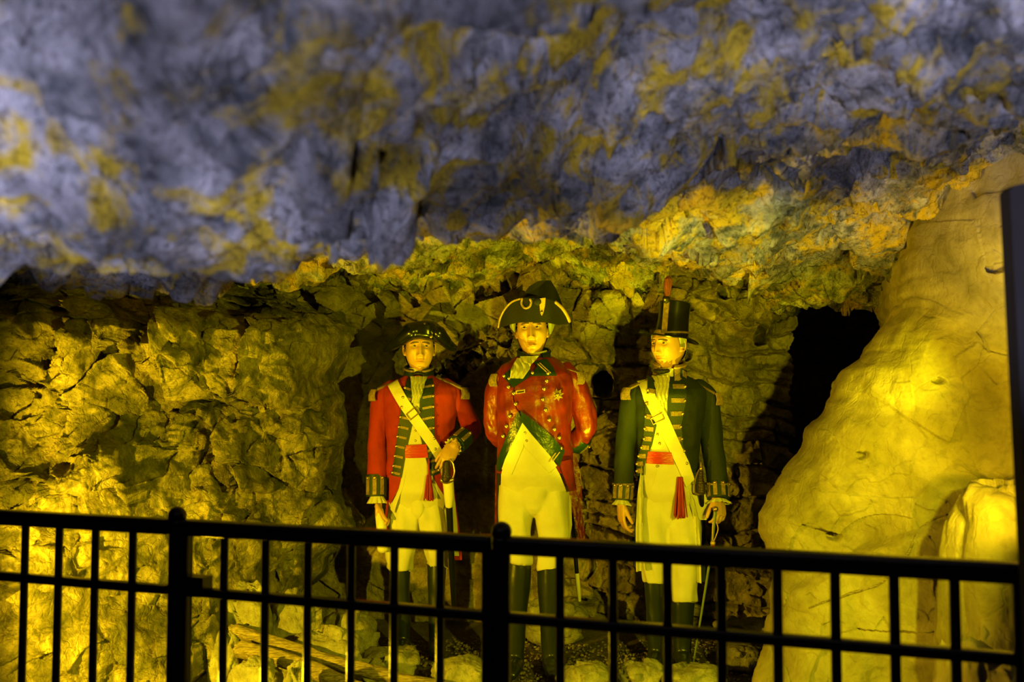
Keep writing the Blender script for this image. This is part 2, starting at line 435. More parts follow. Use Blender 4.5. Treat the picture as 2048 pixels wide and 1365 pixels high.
def left_y(X, Z):
    zz, ee = edge_curve([(760, 545), (700, 590), (668, 650), (672, 700), (655, 760), (668, 830), (672, 880), (655, 950), (645, 1000), (690, 1070), (640, 1130), (600, 1180), (560, 1240), (500, 1365)], 5.0)
    E = np.interp(Z, zz, ee) + .025 * fbm((X * 0, X * 0, Z), .12, 3, 5)
    Y = 3.95 + 1.15 * sstep(X, -2.2, -.85)
    Y = Y - .30 * (1 - sstep(Z, -.1, .75)) * (1 - sstep(X, -1.5, -1.0)) + .75 * sstep(Z, 1.62, 2.0)
    P = (X, Y, Z)
    Y = Y + .20 * fbm(P, .8, 3, 4) - .11 * ridged(P, .45, 4, 14) - .12 * facets(P, .36, 24, 1.2) - .05 * facets(P, .14, 34, 1.2) - .014 * facets(P, .06, 44) - .012 * fbm(P, .05, 3, 54)
    Y = Y + gb(X, Z, 230, 700, 4.2, .42, .18, -.22, 3) + gb(X, Z, 135, 925, 4.1, .07, .05, .12, 2)
    # hanging block with a sharp lower edge, and the bright slab below it
    Y = Y + gb(X, Z, 395, 900, 4.5, .10, .22, .10, 3)
    c = at(480, 715, 4.6); c2 = at(380, 800, 4.6)
    blk = sstep(Z - (c.z - .22 + .18 * (X - c.x) * -.6), 0, .02) * sstep(X, c2.x - .01, c2.x + .02) * (1 - sstep(X, c.x + .22, c.x + .34)) * (1 - sstep(Z, c.z + .22, c.z + .32))
    Y = Y - .26 * blk
    a = at(395, 805, 4.6); b = at(485, 995, 4.6)
    f = np.clip((a.z - Z) / (a.z - b.z), -.2, 1.2); xc = a.x + (b.x - a.x) * f; d = X - xc
    slab = sstep(d, -.012, .0) * (1 - sstep(d, .0, .14)) * sstep(f, -.05, .1) * (1 - sstep(f, .92, 1.05))
    Y = Y - .24 * slab
    # right-hand end turns back into the recess
    R = .14; dd = np.clip((X - (E - R)) / R, 0, 1)
    Y = Y + .35 * (1 - np.sqrt(np.clip(1 - dd ** 2, 0, 1)))
    k = np.clip(X - E, 0, None)                                   # beyond its end the wall turns back on itself
    return X - k * 1.5, Y + k * 2.6
rock_wall('wall_left', -2.75, -.62, -.12, 2.15, 620, 640, left_y, R_LEFT, .022)

def masonry(X, Z, seed, rh=.19, bw=.27):
    wz = Z + .075 * fbm((X, X * 0, Z), .45, 2, seed) + .12 * (X - .8); r = np.floor(wz / rh)
    fz = wz / rh - r
    wx = X + .07 * fbm((X, X * 0, Z), .22, 2, seed + 5) + r * .137 + .12 * _h(r, r, r, seed)
    w_ = bw * (.7 + .7 * _h(r, r * 0, r, seed + 1)); c = np.floor(wx / w_); fx = wx / w_ - c
    # some stones are split in two courses
    sp = _h(c, r, r * 0, seed + 2) > .62
    fz2 = np.where(sp, (fz * 2) % 1, fz); sub = np.where(sp, np.floor(fz * 2), 0)
    dx = np.minimum(fx, 1 - fx) * w_; dz = np.minimum(fz2, 1 - fz2) * np.where(sp, rh / 2, rh)
    d = np.minimum(dx, dz); d = np.where((dx < .03) & (dz < .03), .03 - np.hypot(.03 - dx, .03 - dz), d)
    jit = .006 * fbm((X, X * 0, Z), .03, 2, seed + 8)
    jd = _h(c, r, sub, seed + 7)
    joint = 1 - sstep(d + jit, .002, .010 + .016 * jd)
    off = (_h(c, r, sub, seed + 3) - .5) * .05 + (fx - .5) * (_h(c, r, sub, seed + 4) - .5) * .05
    return joint, off

def back_y(X, Z):
    Y = 5.85 + 0 * X - .06 * X
    P = (X, Y, Z)
    ms = sstep(X, .22, .34); J, O = masonry(X, Z, 5)
    rough = .05 * fbm(P, .5, 4, 6)
    sm = rough - .025 * facets(P, .22, 16) - .008 * fbm(P, .05, 3, 26)
    mz = J * .060 + O * 1.5 + .022 * fbm(P, .09, 4, 36) - .026 * facets(P, .10, 37, 1.2)
    Y = Y + (1 - ms) * sm + ms * mz
    # holes in the rubble
    for px, py, r, d in ((1212, 765, .075, .30), (1516, 668, .055, .30), (1375, 712, .03, .1), (1420, 600, .04, .15)):
        c = at(px, py, 5.8); q = np.hypot(X - c.x, (Z - c.z) * .8) + .012 * fbm(P, .05, 2, 3)
        Y = Y + d * (1 - sstep(q, r * .75, r)) - .02 * sstep(q, r * .9, r * 1.05) * (1 - sstep(q, r * 1.1, r * 1.6))
    # shelf of rock between the first two figures
    a = at(860, 735, 5.6); b = at(1040, 640, 5.6); zl = a.z + (b.z - a.z) * (X - a.x) / (b.x - a.x)
    sh = np.exp(-np.abs((Z - zl + .08) / .11) ** 3) * sstep(X, a.x - .1, a.x + .05) * (1 - sstep(X, b.x, b.x + .25))
    Y = Y - sh * (.20 + .10 * facets(P, .07, 66, 1.4) + .06 * facets(P, .035, 67, 1.4))
    # the head of the wall leans in under the roof, broken into slabs
    top = sstep(Z, 1.58, 1.90) * (1 - sstep(X, 1.35, 1.6)); Y = Y - top * (.42 + .16 * facets(P, .26, 71, 1.4) + .08 * facets(P, .12, 73, 1.4) - .10 * sstep(X, .6, 1.0))
    # left recess
    # corner, then the dark passage
    zz, ee = edge_curve([(1565, 560), (1560, 610), (1585, 640), (1578, 700), (1572, 800), (1585, 860), (1578, 900), (1600, 940), (1620, 960), (1600, 1100), (1600, 1300)], 5.8)
    E = np.interp(Z, zz, ee) + .02 * fbm((X * 0, X, Z), .08, 3, 15)
    d = X - E
    Y = np.where(d > 0, Y + np.clip(d * 7, 0, 1.0 + .1 * fbm(P, .4, 3, 9)), Y - .03 * sstep(d, -.05, 0))
    return Y
rock_wall('wall_back', -1.35, 2.6, -.12, 2.12, 900, 560, back_y, R_BACK, .008)

def right_y(X, Z):
    zz, ee = edge_curve([(1800, 540), (1792, 590), (1790, 625), (1772, 665), (1745, 705), (1715, 740), (1690, 780), (1660, 840), (1632, 890), (1612, 935), (1590, 965), (1562, 1000), (1550, 1040), (1552, 1110), (1560, 1150), (1552, 1200), (1550, 1240), (1532, 1300), (1510, 1365), (1480, 1450)], 4.1)
    E = np.interp(Z, zz, ee) + .018 * fbm((X * 0, X * 0 + 2, Z), .10, 3, 5)
    Y = 4.05 - .55 * sstep(X, 1.1, 2.2) - .28 * (1 - sstep(Z, 0, .9)) - .55 * sstep(Z, 1.55, 2.05) * sstep(X, 1.45, 1.8)
    P = (X, Y, Z)
    Y = Y + .10 * fbm(P, .7, 3, 44) - .030 * facets(P, .34, 54, .8) + .012 * fbm(P, .10, 4, 64) - .010 * facets(P, .09, 65)
    # ledge crack that runs up to the right, low on the boulder
    a = at(1600, 1225, 3.8); b = at(1900, 1035, 3.8); f = (X - a.x) / (b.x - a.x); zl = a.z + (b.z - a.z) * f + .02 * fbm(P, .15, 2, 7)
    Y = Y - .07 * (1 - sstep(Z - zl, -.01, .02)) * sstep(f, -.1, .05) * (1 - sstep(f, .9, 1.1))
    for px, py, r in ((1730, 910, .016), (1693, 1085, .018), (1905, 560, .02), (1850, 760, .012)):
        c = at(px, py, 3.9); q = np.hypot((X - c.x) * .6, Z - c.z) + .006 * fbm(P, .02, 2, 3); Y = Y + .06 * (1 - sstep(q, r * .6, r))
    R = .16; dd = np.clip((E + R - X) / R, 0, 1)
    Y = Y + .30 * (1 - np.sqrt(np.clip(1 - dd ** 2, 0, 1)))
    k = np.clip(E - X, 0, None)
    return X + k * 2.0, Y + k * 2.6
rock_wall('wall_right', .88, 2.75, -.12, 2.2, 560, 620, right_y, R_RIGHT, .010)

# floor of packed gravel; it is level under the figures and the walkway
X, Y = np.meshgrid(np.linspace(-2.9, 2.9, 420), np.linspace(-1.6, 7.6, 620))
Z = -.012 + .010 * fbm((X, Y, X * 0), .5, 3, 8) - .010 + .006 * np.abs(fbm((X, Y, X * 0), .03, 2, 9)) + .16 * sstep(Y, 5.35, 6.0) * (1 - sstep(np.abs(X + .1), .9, 1.2)) * .35
tag(grid_mesh('floor', X, Y, Z, R_FLOOR), kind='structure')

# gravel grains
rnd = random.Random(4); g = M(); ico = [(0, 0, 1), (.89, 0, .45), (.28, .85, .45), (-.72, .53, .45), (-.72, -.53, .45), (.28, -.85, .45), (.72, .53, -.45), (-.28, .85, -.45), (-.89, 0, -.45), (-.28, -.85, -.45), (.72, -.53, -.45), (0, 0, -1)]
icf = [(0, 1, 2), (0, 2, 3), (0, 3, 4), (0, 4, 5), (0, 5, 1), (1, 6, 2), (2, 7, 3), (3, 8, 4), (4, 9, 5), (5, 10, 1), (6, 7, 2), (7, 8, 3), (8, 9, 4), (9, 10, 5), (10, 6, 1), (6, 11, 7), (7, 11, 8), (8, 11, 9), (9, 11, 10), (10, 11, 6)]
for k in range(6500):
    x = rnd.uniform(-1.25, 1.5); y = rnd.uniform(4.1, 5.75); r = rnd.choice((.004, .006, .007, .010, .012)); a = rnd.uniform(0, 6.3)
    ca, sa = math.cos(a), math.sin(a); q = rnd.uniform(.5, .8)
    g.add([(x + r * (vx * ca - vy * sa * q), y + r * (vx * sa + vy * ca * q), -.008 + r * .5 + r * vz * .6) for vx, vy, vz in ico], icf)
tag(g.build('gravel', simple('gravel_grains', (.24, .19, .12), .9, 0, 0, 10, (.11, .09, .055), 90), smooth=False), 'loose gravel covering the cave floor round the boots', 'gravel', kind='stuff')

# loose stones, each its own thing
def stone(name, c, size, label, cat, seed, mat=R_STONE, group=None, rz=0, n=90, amp=.14, p=2.6):
    c = Vector(c); th, ph = np.meshgrid(np.linspace(0, 2 * np.pi, n, endpoint=False), np.linspace(0, np.pi, n // 2))
    x = np.sin(ph) * np.cos(th); y = np.sin(ph) * np.sin(th); z = np.cos(ph)
    q = (np.abs(x) ** p + np.abs(y) ** p + np.abs(z) ** p) ** (-1 / p); x, y, z = x * q, y * q, z * q
    P = (x + seed * 3.1, y, z)
    d = 1 + amp * facets(P, .75, seed, 1.3, .18) * 1.3 + amp * .4 * facets(P, .3, seed + 9, 1.0, .1) + amp * .5 * fbm(P, .8, 4, seed)
    x, y, z = x * d * size[0] / 2, y * d * size[1] / 2, z * d * size[2] / 2
    X = x * math.cos(rz) - y * math.sin(rz); Y = x * math.sin(rz) + y * math.cos(rz)
    m = M(); N = n; rows = [[(X[j, i], Y[j, i], z[j, i]) for i in range(n)] for j in range(1, n // 2 - 1)]
    m.rings(rows); o = m.build(name, mat, sharp=180); o.location = c
    zmin = min(v.co.z for v in o.data.vertices); o.location.z = max(c.z, -.012 - zmin) if c.z < 0 else c.z
    return tag(o, label, cat, group)
def stone_at(name, px, py_base, Y, size, label, seed, cat='rock', **k):
    b = at(px, py_base, Y); return stone(name, (b.x, Y, max(b.z, -.01) + size[2] * .42), size, label, cat, seed, **k)
def stone_top(name, px, py_top, Y, wpx, label, seed, depth=None, **k):
    s = F / Y; w_ = wpx / s; ht = at(px, py_top, Y).z + .015
    return stone(name, (at(px, py_top, Y).x, Y, ht / 2 - .012), (w_, depth or max(.16, w_ * .8), ht), label, k.pop('cat', 'rock'), seed, **k)
stone_top('rock', 492, 1180, 4.68, 100, 'wedge-shaped yellow-lit rock standing above the crossed logs, leftmost of the big ones', 3, p=3, depth=.17)
stone_top('rock', 590, 1196, 4.80, 112, 'big rounded rock behind the logs with a shaded left face', 7, depth=.17)
stone_top('rock', 696, 1222, 5.02, 110, 'low rock between the left wall and the first red-coated figure', 11)
stone_top('rock', 655, 1262, 4.60, 140, 'broad cracked rock directly behind the upper log', 15, depth=.15)
stone_top('rock', 723, 1218, 5.28, 34, 'small pale upright rock in the shade near the left figure', 17)
stone_top('rock', 775, 1298, 4.80, 118, 'flat pale rock lying on gravel by the left figure boots', 19, depth=.26)
stone_top('rock', 922, 1318, 4.56, 120, 'rounded rock at the bottom edge left of the middle gate post', 23)
stone_top('rock', 1172, 1328, 4.50, 96, 'small pointed rock at the bottom edge below the middle figure', 27)
stone_top('rock', 1284, 1328, 4.55, 96, 'rounded rock in front of the green-coated figure boots', 31)
stone_top('rock', 1385, 1334, 4.47, 120, 'pale slanted rock near the foot of the walking cane', 35)
stone_top('rock', 512, 1326, 4.18, 104, 'bright knobbly rock under the lower log', 39)
stone_top('rock', 596, 1340, 4.10, 60, 'small bright rock tucked below the logs', 43)
stone_top('rock', 452, 1262, 4.50, 60, 'dark low rock against the left cave wall beside the logs', 45)
stone_top('rock', 1492, 1242, 5.45, 120, 'dark rock at the foot of the rubble wall', 47)
stone_top('rock', 1482, 1290, 4.98, 84, 'dark rock between the cane and the smooth boulder', 51)
stone_top('rock', 1105, 1206, 5.50, 120, 'dim low rock against the back wall behind the middle figure', 53, depth=.18)
stone_top('boulder', 2020, 984, 3.26, 240, 'blocky boulder at the right edge with a brightly lit top', 57, cat='boulder', depth=.42, p=4.2, amp=.06, mat=R_RIGHT, n=150)
stone_top('boulder', 1955, 1285, 2.90, 140, 'low boulder in the bottom right corner behind the fence', 61, cat='boulder', depth=.34, amp=.10, mat=R_RIGHT)

def log(name, a, b, r0, r1, label, seed):
    a = Vector(a); b = Vector(b); L = (b - a).length; d = (b - a) / L; u = d.orthogonal().normalized(); v = d.cross(u); n = 90; k = 36
    t, th = np.meshgrid(np.linspace(0, 1, n), np.linspace(0, 2 * np.pi, k, endpoint=False), indexing='ij')
    P = (t * L * .35 + seed, np.cos(th) * .05, np.sin(th) * .05)
    r = (r0 + (r1 - r0) * t) * (1 + .18 * fbm(P, .03, 3, seed) + .10 * fbm((t * L, P[1], P[2]), .12, 2, seed + 3))
    r = r * np.where(t < .012, .75, 1)
    bend = .012 * np.sin(t * 5 + seed)
    rows = [[tuple((-d * 0 + a * 0) + d * (L * t[i, j]) + u * (r[i, j] * math.cos(th[i, j]) + bend[i, j]) + v * (r[i, j] * math.sin(th[i, j]))) for j in range(k)] for i in range(n)]
    m = M(); m.rings(rows); o = m.build(name, WOOD, sharp=80); o.location = a; return tag(o, label, 'log')
log('log', at(458, 1264, 4.52), at(925, 1388, 4.36), .030, .028, 'upper weathered grey log running down to the right', 2)
log('log', at(474, 1296, 4.42), at(740, 1382, 4.24), .036, .032, 'lower split log lying in front of the other log', 6)
# a thin dry root crossing the boulder
def on_right(px, py):
    Y = 3.7
    for k in range(8):
        c = at(px, py, Y); Y = .5 * Y + .5 * float(right_y(np.array([c.x]), np.array([c.z]))[1][0])
    return at(px, py, Y - .006)
rt = M(); rt.tube([on_right(*a) for a in ((1620, 1216), (1650, 1204), (1680, 1196), (1705, 1186), (1735, 1178), (1760, 1168), (1785, 1145), (1812, 1116), (1828, 1080), (1838, 1060), (1868, 1038), (1892, 1030))], [.003, .0045, .0045, .006, .004, .0045, .004, .0055, .004, .004, .004, .003], 8, sub=4)
tag(rt.build('root', WOOD), 'thin dry root running along the crack of the smooth boulder', 'root')

# ------------------------------------------------------------------ fence and gate
FA = Vector((-1.414, 2.88, 0)); FB = Vector((1.006, 1.99, 0)); FD = (FB - FA).normalized(); FN = Vector((FD.y, -FD.x, 0))
FR = Matrix(((FD.x, -FD.y, 0), (FD.y, FD.x, 0), (0, 0, 1)))
def fpt(px):
    k = (px - 1024) / F / 1.0135; m = (FB.y - FA.y) / (FB.x - FA.x)
    X = k * (FA.y - m * FA.x) / (1 - k * m); return Vector((X, FA.y + m * (X - FA.x), 0))
RT, RM = .990, .822      # heights of the top and middle rails
def bar(m, a, b, wd, ht, bev=.004):
    """bevelled bar between two points, wd across, ht up"""
    a = Vector(a); b = Vector(b); d = (b - a).normalized()
    up = Vector((0, 0, 1)) if abs(d.z) < .9 else FD.copy(); sd = d.cross(up).normalized(); up = sd.cross(d).normalized()
    pr = []
    for sx, sz in ((1, 1), (-1, 1), (-1, -1), (1, -1)):
        cx, cz = sx * (wd / 2 - bev), sz * (ht / 2 - bev)
        base = math.atan2(sz, sx)
        for e in (-.6, 0, .6): pr.append((cx + bev * math.cos(base + e) * 1.2, cz + bev * math.sin(base + e) * 1.2))
    m.rings([[tuple(p + sd * x + up * z) for x, z in pr] for p in (a, b)])
def rail_profile(m, a, b):
    # moulded handrail: cap, waist and lower lip
    bar(m, a + Vector((0, 0, .008)), b + Vector((0, 0, .008)), .046, .022, .007)
    bar(m, a - Vector((0, 0, .008)), b - Vector((0, 0, .008)), .036, .024, .003)
def panel(name, pxs, p0, p1, label, cat, group=None, stiles=()):
    base = fpt((p0 + p1) / 2); r = tag(empty(name, base), label, cat, group)
    A = fpt(p0) - base; B = fpt(p1) - base; up = lambda z: Vector((0, 0, z))
    m = M(); rail_profile(m, A + up(RT), B + up(RT)); m.build('top_rail', BLACK, r)
    m = M(); bar(m, A + up(RM), B + up(RM), .030, .022); m.build('middle_rail', BLACK, r)
    m = M(); bar(m, A + up(.10), B + up(.10), .030, .026); m.build('bottom_rail', BLACK, r)
    for px in pxs:
        c = fpt(px) - base; m = M(); m.tube([c + up(.02), c + up(RT - .012)], .0108, 16, round_caps=False); m.build('picket', BLACK, r)
    for px in stiles:
        c = fpt(px) - base; m = M(); bar(m, c + up(-.01), c + up(RT - .012), .030, .024, .003); m.build('stile', BLACK, r)
    return r
lp = panel('fence', (-190, -105, -25, 47, 115, 188, 263), -260, 335, 'black metal fence panel at the left in front of the brightly lit wall', 'fence', stiles=(-250,))
gt = panel('gate', (447, 530, 615, 702, 788, 880), 366, 984, 'black metal gate with a square lock box between two ball-topped posts', 'gate', stiles=(370, 977))
c = fpt(395) - fpt((366 + 984) / 2); m = M(); m.box(c + Vector((0, 0, RM + .022)) , (.062, .042, .040), FR); m.build('lock_box', BLACK, gt, smooth=False)
rp = panel('fence', (1120, 1226, 1335, 1443, 1555, 1671, 1789, 1910, 2037, 2170), 1020, 2290, 'long black metal fence panel to the right of the middle post', 'fence', stiles=(2280,))
def ball_post(px, label):
    c = fpt(px); r = tag(empty('fence_post', c), label, 'post'); m = M()
    m.tube([(0, 0, -.01), (0, 0, RT + .012)], .0215, 28, round_caps=False); m.build('post_shaft', BLACK, r)
    m = M(); m.tube([(0, 0, RT + .010), (0, 0, RT + .018)], [.0215, .019], 28, round_caps=False); m.ball((0, 0, RT + .030), .0245, 28, 18); m.build('ball_cap', BLACK, r)
ball_post(351, 'black round fence post with a ball top at the hinge side of the gate, left')
ball_post(1003, 'black round fence post with a ball top in front of the middle figure')
bd = M(); tp = at(2009, 376, 1.86); bt = at(2046, 1100, 1.86); sl = (bt.x - tp.x) / (tp.z - bt.z)
xb = tp.x + sl * tp.z
bm_pts = []
for y in (-.02, .02):
    bm_pts.append([(0, y, -.01), (.11, y, -.01), (.11 + tp.x - xb, y, tp.z + .02), (tp.x - xb + .008, y, tp.z), (tp.x - xb, y, tp.z - .008)])
bd.rings(bm_pts); o = bd.build('board', DARKPOST, smooth=False); o.location = (xb, 1.86, 0)
tag(o, 'tall dark leaning board standing at the right edge beside the fence', 'board')

# ------------------------------------------------------------------ figures
class Fig:
    def __init__(s, cx, D):
        s.D = D; s.root_loc = Vector((at(cx, 800, D).x, D, 0)); s.s = F / D
    def p(s, px, py, dy=0):
        return at(px, py, s.D + dy) - s.root_loc
    def xz(s, px, py, dy=-.13):
        q = s.p(px, py, dy); return (q.x, q.z)
    def poly(s, pts, dy=-.13): return [s.xz(a, b, dy) for a, b in pts]
    def torso(s, rows):
        """rows: (py, pxL, pxR, ry, yc)"""
        R = []
        for py, l, r, ry, yc in rows:
            a = s.p(l, py, yc); b = s.p(r, py, yc); R.append((a.z, (a.x + b.x) / 2, (b.x - a.x) / 2, ry, yc))
        R.sort(); s.R = np.array(R)
        return R
    def row(s, z):
        R = s.R; return [np.interp(z, R[:, 0], R[:, k]) for k in (1, 2, 3, 4)]
    def yf(s, off=0, p=2.35):
        def f(x, z):
            xc, rx, ry, yc = s.row(z); u = min(abs((x - xc) / (rx + off)), .985)
            return yc - (ry + off) * (1 - u ** p) ** (1 / p)
        return f
    def loft(s, m, z0, z1, n=40, seg=64, off=0, p=2.35, wr=0, seed=0):
        rows = []
        for i in range(n + 1):
            z = z0 + (z1 - z0) * i / n; xc, rx, ry, yc = s.row(z); ring = []
            for k in range(seg):
                th = 2 * math.pi * k / seg; c, q = math.cos(th), math.sin(th); e = 2 / p
                w_ = wr * (math.sin(z * 37 + 3 * th + seed) + math.sin(z * 71 - 5 * th)) if wr else 0
                ring.append((xc + (rx + off + w_) * math.copysign(abs(c) ** e, c), yc + (ry + off + w_) * math.copysign(abs(q) ** e, q), z))
            rows.append(ring)
        m.rings(rows)
    def part(s, o, label=None):
        if label: o['label'] = label
        return o

def head_geo(m, c, sc, yaw, pitch=0, roll=0, off=0, face=True, n=150, keep=None, JAW=.30):
    """a human head: skull, brow, sockets, nose, lips, chin; the face looks along -y before turning by yaw"""
    th, ph = np.meshgrid(np.linspace(0, 2 * np.pi, n, endpoint=False), np.linspace(.02, np.pi - .02, n), indexing='xy')
    nx = np.sin(ph) * np.cos(th); ny = np.sin(ph) * np.sin(th); nz = np.cos(ph)
    x = nx * .0745; y = np.where(ny < 0, -.092 * np.abs(ny) ** .80, .098 * ny); z = np.where(nz > 0, nz * .122, nz * .118)
    lo = np.clip(-z / .118, 0, 1); z = np.where(z > .068, .068 + (z - .068) * .35, z) if face else z
    x = x * (1 - JAW * lo ** 2.6)
    y = np.where(y > 0, y * (1 - .55 * sstep(lo, .25, .9)), y * (1 - .10 * lo ** 3))
    if face:
        wf = sstep(-ny, .15, .55); G = lambda cx, cz, sx, sz: np.exp(-((np.abs(x) - cx) / sx) ** 2 - ((z - cz) / sz) ** 2)
        G1 = lambda cz, sx, sz: np.exp(-(x / sx) ** 2 - ((z - cz) / sz) ** 2)
        d = 0 * x
        d += .0085 * G(.028, .033, .024, .0085) + .003 * G1(.040, .05, .02)
        d -= .0150 * G(.030, .013, .0165, .0110)
        d += .0035 * G(.031, .0185, .016, .0035)
        d += .0055 * G(.046, -.014, .015, .015) - .004 * G(.046, -.050, .016, .022) - .003 * G(.024, -.020, .006, .016)
        zr = np.clip((.022 - z) / .052, 0, 1); ridge = .0085 + .0185 * zr ** 1.15
        d += ridge * np.exp(-(np.abs(x) / (.0095 + .0050 * zr)) ** 2.0) * sstep(z, -.040, -.031) * (1 - sstep(z, .018, .036))
        d += .0115 * G(.0130, -.032, .0058, .0065)
        d -= .0055 * G(.022, -.043, .005, .014)
        d += .0065 * G1(-.0515, .019, .0045) - .0065 * G1(-.0575, .021, .0022) + .0075 * G1(-.0635, .016, .0048) - .003 * G1(-.074, .016, .005)
        d += .011 * G1(-.095, .018, .013) - .003 * G1(-.080, .02, .004)
        d -= .003 * G(.034, -.055, .010, .02)
        y = y - d * wf
    x, y, z = (x + off * nx) * sc[0], (y + off * ny) * sc[1], (z + off * nz) * sc[2]
    R = Matrix.Rotation(yaw, 3, 'Z') @ Matrix.Rotation(pitch, 3, 'X') @ Matrix.Rotation(roll, 3, 'Y')
    Rm = np.array(R); Q = np.einsum('ab,bij->aij', Rm, np.stack([x, y, z]))
    c = Vector(c)
    if keep is None:
        m.rings([[(Q[0, i, j] + c.x, Q[1, i, j] + c.y, Q[2, i, j] + c.z) for j in range(n)] for i in range(n)])
    else:
        base = len(m.v); m.v += [(Q[0, i, j] + c.x, Q[1, i, j] + c.y, Q[2, i, j] + c.z) for i in range(n) for j in range(n)]
        for i in range(n - 1):
            for j in range(n):
                j2 = (j + 1) % n
                if keep(nx[i, j], ny[i, j], nz[i, j]): m.f.append((base + i * n + j, base + i * n + j2, base + (i + 1) * n + j2, base + (i + 1) * n + j))
    def loc(p):
        return c + R @ Vector((p[0] * sc[0], p[1] * sc[1], p[2] * sc[2]))
    return loc, R

def ears(m, loc, R, sc=1):
    for sx in (-1, 1):
        b = loc((sx * .076, .010, -.004))
        pts = []
        for k in range(9):
            a = -2.3 + 4.3 * k / 8
            pts.append(loc((sx * (.079 + .007 * math.cos(a * .7)), .012 + .014 * math.cos(a) * 1.0, .000 + .027 * math.sin(a))))
        m.tube(pts, [.0038] * 9, 8, sub=2); m.ball(b, (.007, .012, .022), 12, 8, R); m.ball(loc((sx * .078, .002, -.026)), (.005, .006, .008), 10, 8, R)

def hand_geo(m, wrist, d, n, t, curl=(.5, .5, .5, .5), size=1.0, thumb=(.55, .75, .35), wr=.026, spread=.06, prox=None):
    """palm, four separate bent fingers and a thumb. d: wrist->fingers, n: palm faces, t: thumb side"""
    wrist = Vector(wrist); d = Vector(d).normalized(); n = Vector(n); n = (n - d * n.dot(d)).normalized(); t = Vector(t); t = (t - d * t.dot(d) - n * t.dot(n)).normalized()
    S = size
    m.tube([wrist - d * .05 * S, wrist, wrist + d * .03 * S, wrist + d * .065 * S, wrist + d * .085 * S], [.019 * S, .0185 * S, .0165 * S, .0165 * S, .013 * S], 20, wide=t, ratio=1.0)
    m.tube([wrist + d * .004 * S, wrist + d * .03 * S, wrist + d * .060 * S, wrist + d * .086 * S], [.014 * S, .0150 * S, .0145 * S, .0115 * S], 24, wide=t, ratio=2.75)
    m.ball(wrist + d * .032 * S + t * .024 * S + n * .008 * S, (.016 * S, .016 * S, .018 * S))
    L = (.074, .082, .077, .060); off = (.029, .0100, -.0095, -.0275); back = (0, .004, .001, -.007)
    for k in range(4):
        p = wrist + d * (.082 + back[k]) * S + t * off[k] * S; a = curl[k] * .55; dirv = (d + t * spread * (1.5 - k)).normalized(); pts = [p - d * .012 * S]; rad = [.0088 * S]
        pts.append(p); rad.append(.0092 * S)
        ln = (.46, .30, .24); ang = (prox[k] if prox else a)
        for j in range(3):
            if j: ang += curl[k] * (1.0 if j == 1 else .7)
            dd = dirv * math.cos(ang) + n * math.sin(ang); p = p + dd * L[k] * ln[j] * S; pts.append(p); rad.append((.0084, .0078, .0062)[j] * S)
        m.tube(pts, rad, 10, sub=3)
    p = wrist + d * .022 * S + t * .026 * S + n * .006 * S; dd = (d * thumb[0] + t * thumb[1] + n * thumb[2]).normalized()
    q = p + dd * .036 * S; d2 = (dd + d * .45 + n * .15).normalized(); r = q + d2 * .028 * S; d3 = (d2 + n * .25 - t * .25).normalized()
    m.tube([p - dd * .012 * S, p, q, r, r + d3 * .022 * S], [.014 * S, .0135 * S, .0105 * S, .0098 * S, .0075 * S], 12, sub=3)

def face_parts(root, loc, R, sc, gaze=0, brow=BROW, hd=0):
    for sx in (-1, 1):
        e = loc((sx * .031, -.0705 , .0125)); m = M(); m.ball(e, .0118, 20, 14)
        o = m.build('eye', EYEW, root)
        m = M(); g = (R @ Vector((gaze, -1, hd))).normalized(); rot = g.to_track_quat('Z', 'Y').to_matrix()
        m.ball(e + g * .0098, (.0064, .0064, .0030), 16, 8, rot); m.build('iris', IRIS, o)
        # upper and lower lids close the eye to an almond
        m = M()
        for up, a0 in ((1, .52), (-1, -.62)):
            pts = []
            for k in range(9):
                u = -1 + k / 4; aa = a0 * (1 - .75 * u * u); r = .0132
                pts.append(e + R @ Vector((u * .0128, -r * math.cos(aa) * (1 - .28 * u * u), r * math.sin(aa))))
            m.tube(pts, [.0014] + ([.0026] * 7 if up == 1 else [.0018] * 7) + [.0014], 8, sub=2)
        m.build('eyelids', SKIN, root)
        m = M(); pts = [loc((sx * xx, -.092 * (1 - (xx / .0745) ** 2 - .06) ** .40 - .0062, .0275 + .0022 * k - .0010 * k * k)) for k, xx in enumerate((.010, .021, .032, .042, .050))]
        m.tube(pts, [.0024, .0036, .0036, .0028, .0014], 8, sub=3, wide=R @ Vector((0, 0, 1)), ratio=1.3); m.build('eyebrow', brow, root)

def color_lips(o, loc, R, sc):
    """paint: the lips are a redder patch of the same skin surface"""
    o.data.materials.append(LIP); c = loc((0, -.098, -.0575)); Ri = R.transposed()
    idx = np.zeros(len(o.data.polygons), np.int32); ce = np.empty(len(idx) * 3, np.float32); o.data.polygons.foreach_get('center', ce); ce = ce.reshape(-1, 3) - np.array(c)
    q = ce @ np.array(Ri).T; s_ = (np.abs(q[:, 0]) / .023) ** 2 + (np.abs(q[:, 2]) / .0088) ** 2; idx[(s_ < 1) & (q[:, 1] < .02) & (q[:, 1] > -.03)] = 1
    o.data.polygons.foreach_set('material_index', idx); o.data.update()

def wrinkles(amp, sx, sz, seed):
    return lambda x, y, z: amp * fbm((x / sx, y / sx, z / sz), 1.0, 3, seed)

def folds(amp, fx, seed):
    def f(x, y, z):
        P = (x, y, z); return amp * (vnoise(x / fx, y / fx, z / (fx * 3.2), seed) + .6 * vnoise(x / (fx * .5) + z * 6, y / (fx * .5), z / (fx * 1.4), seed + 3))
    return f

def button(m, c, r=.0085, n=(0, -1, 0)):
    rot = Vector(n).to_track_quat('Z', 'Y').to_matrix(); m.ball(c, (r, r, r * .55), 14, 8, rot)

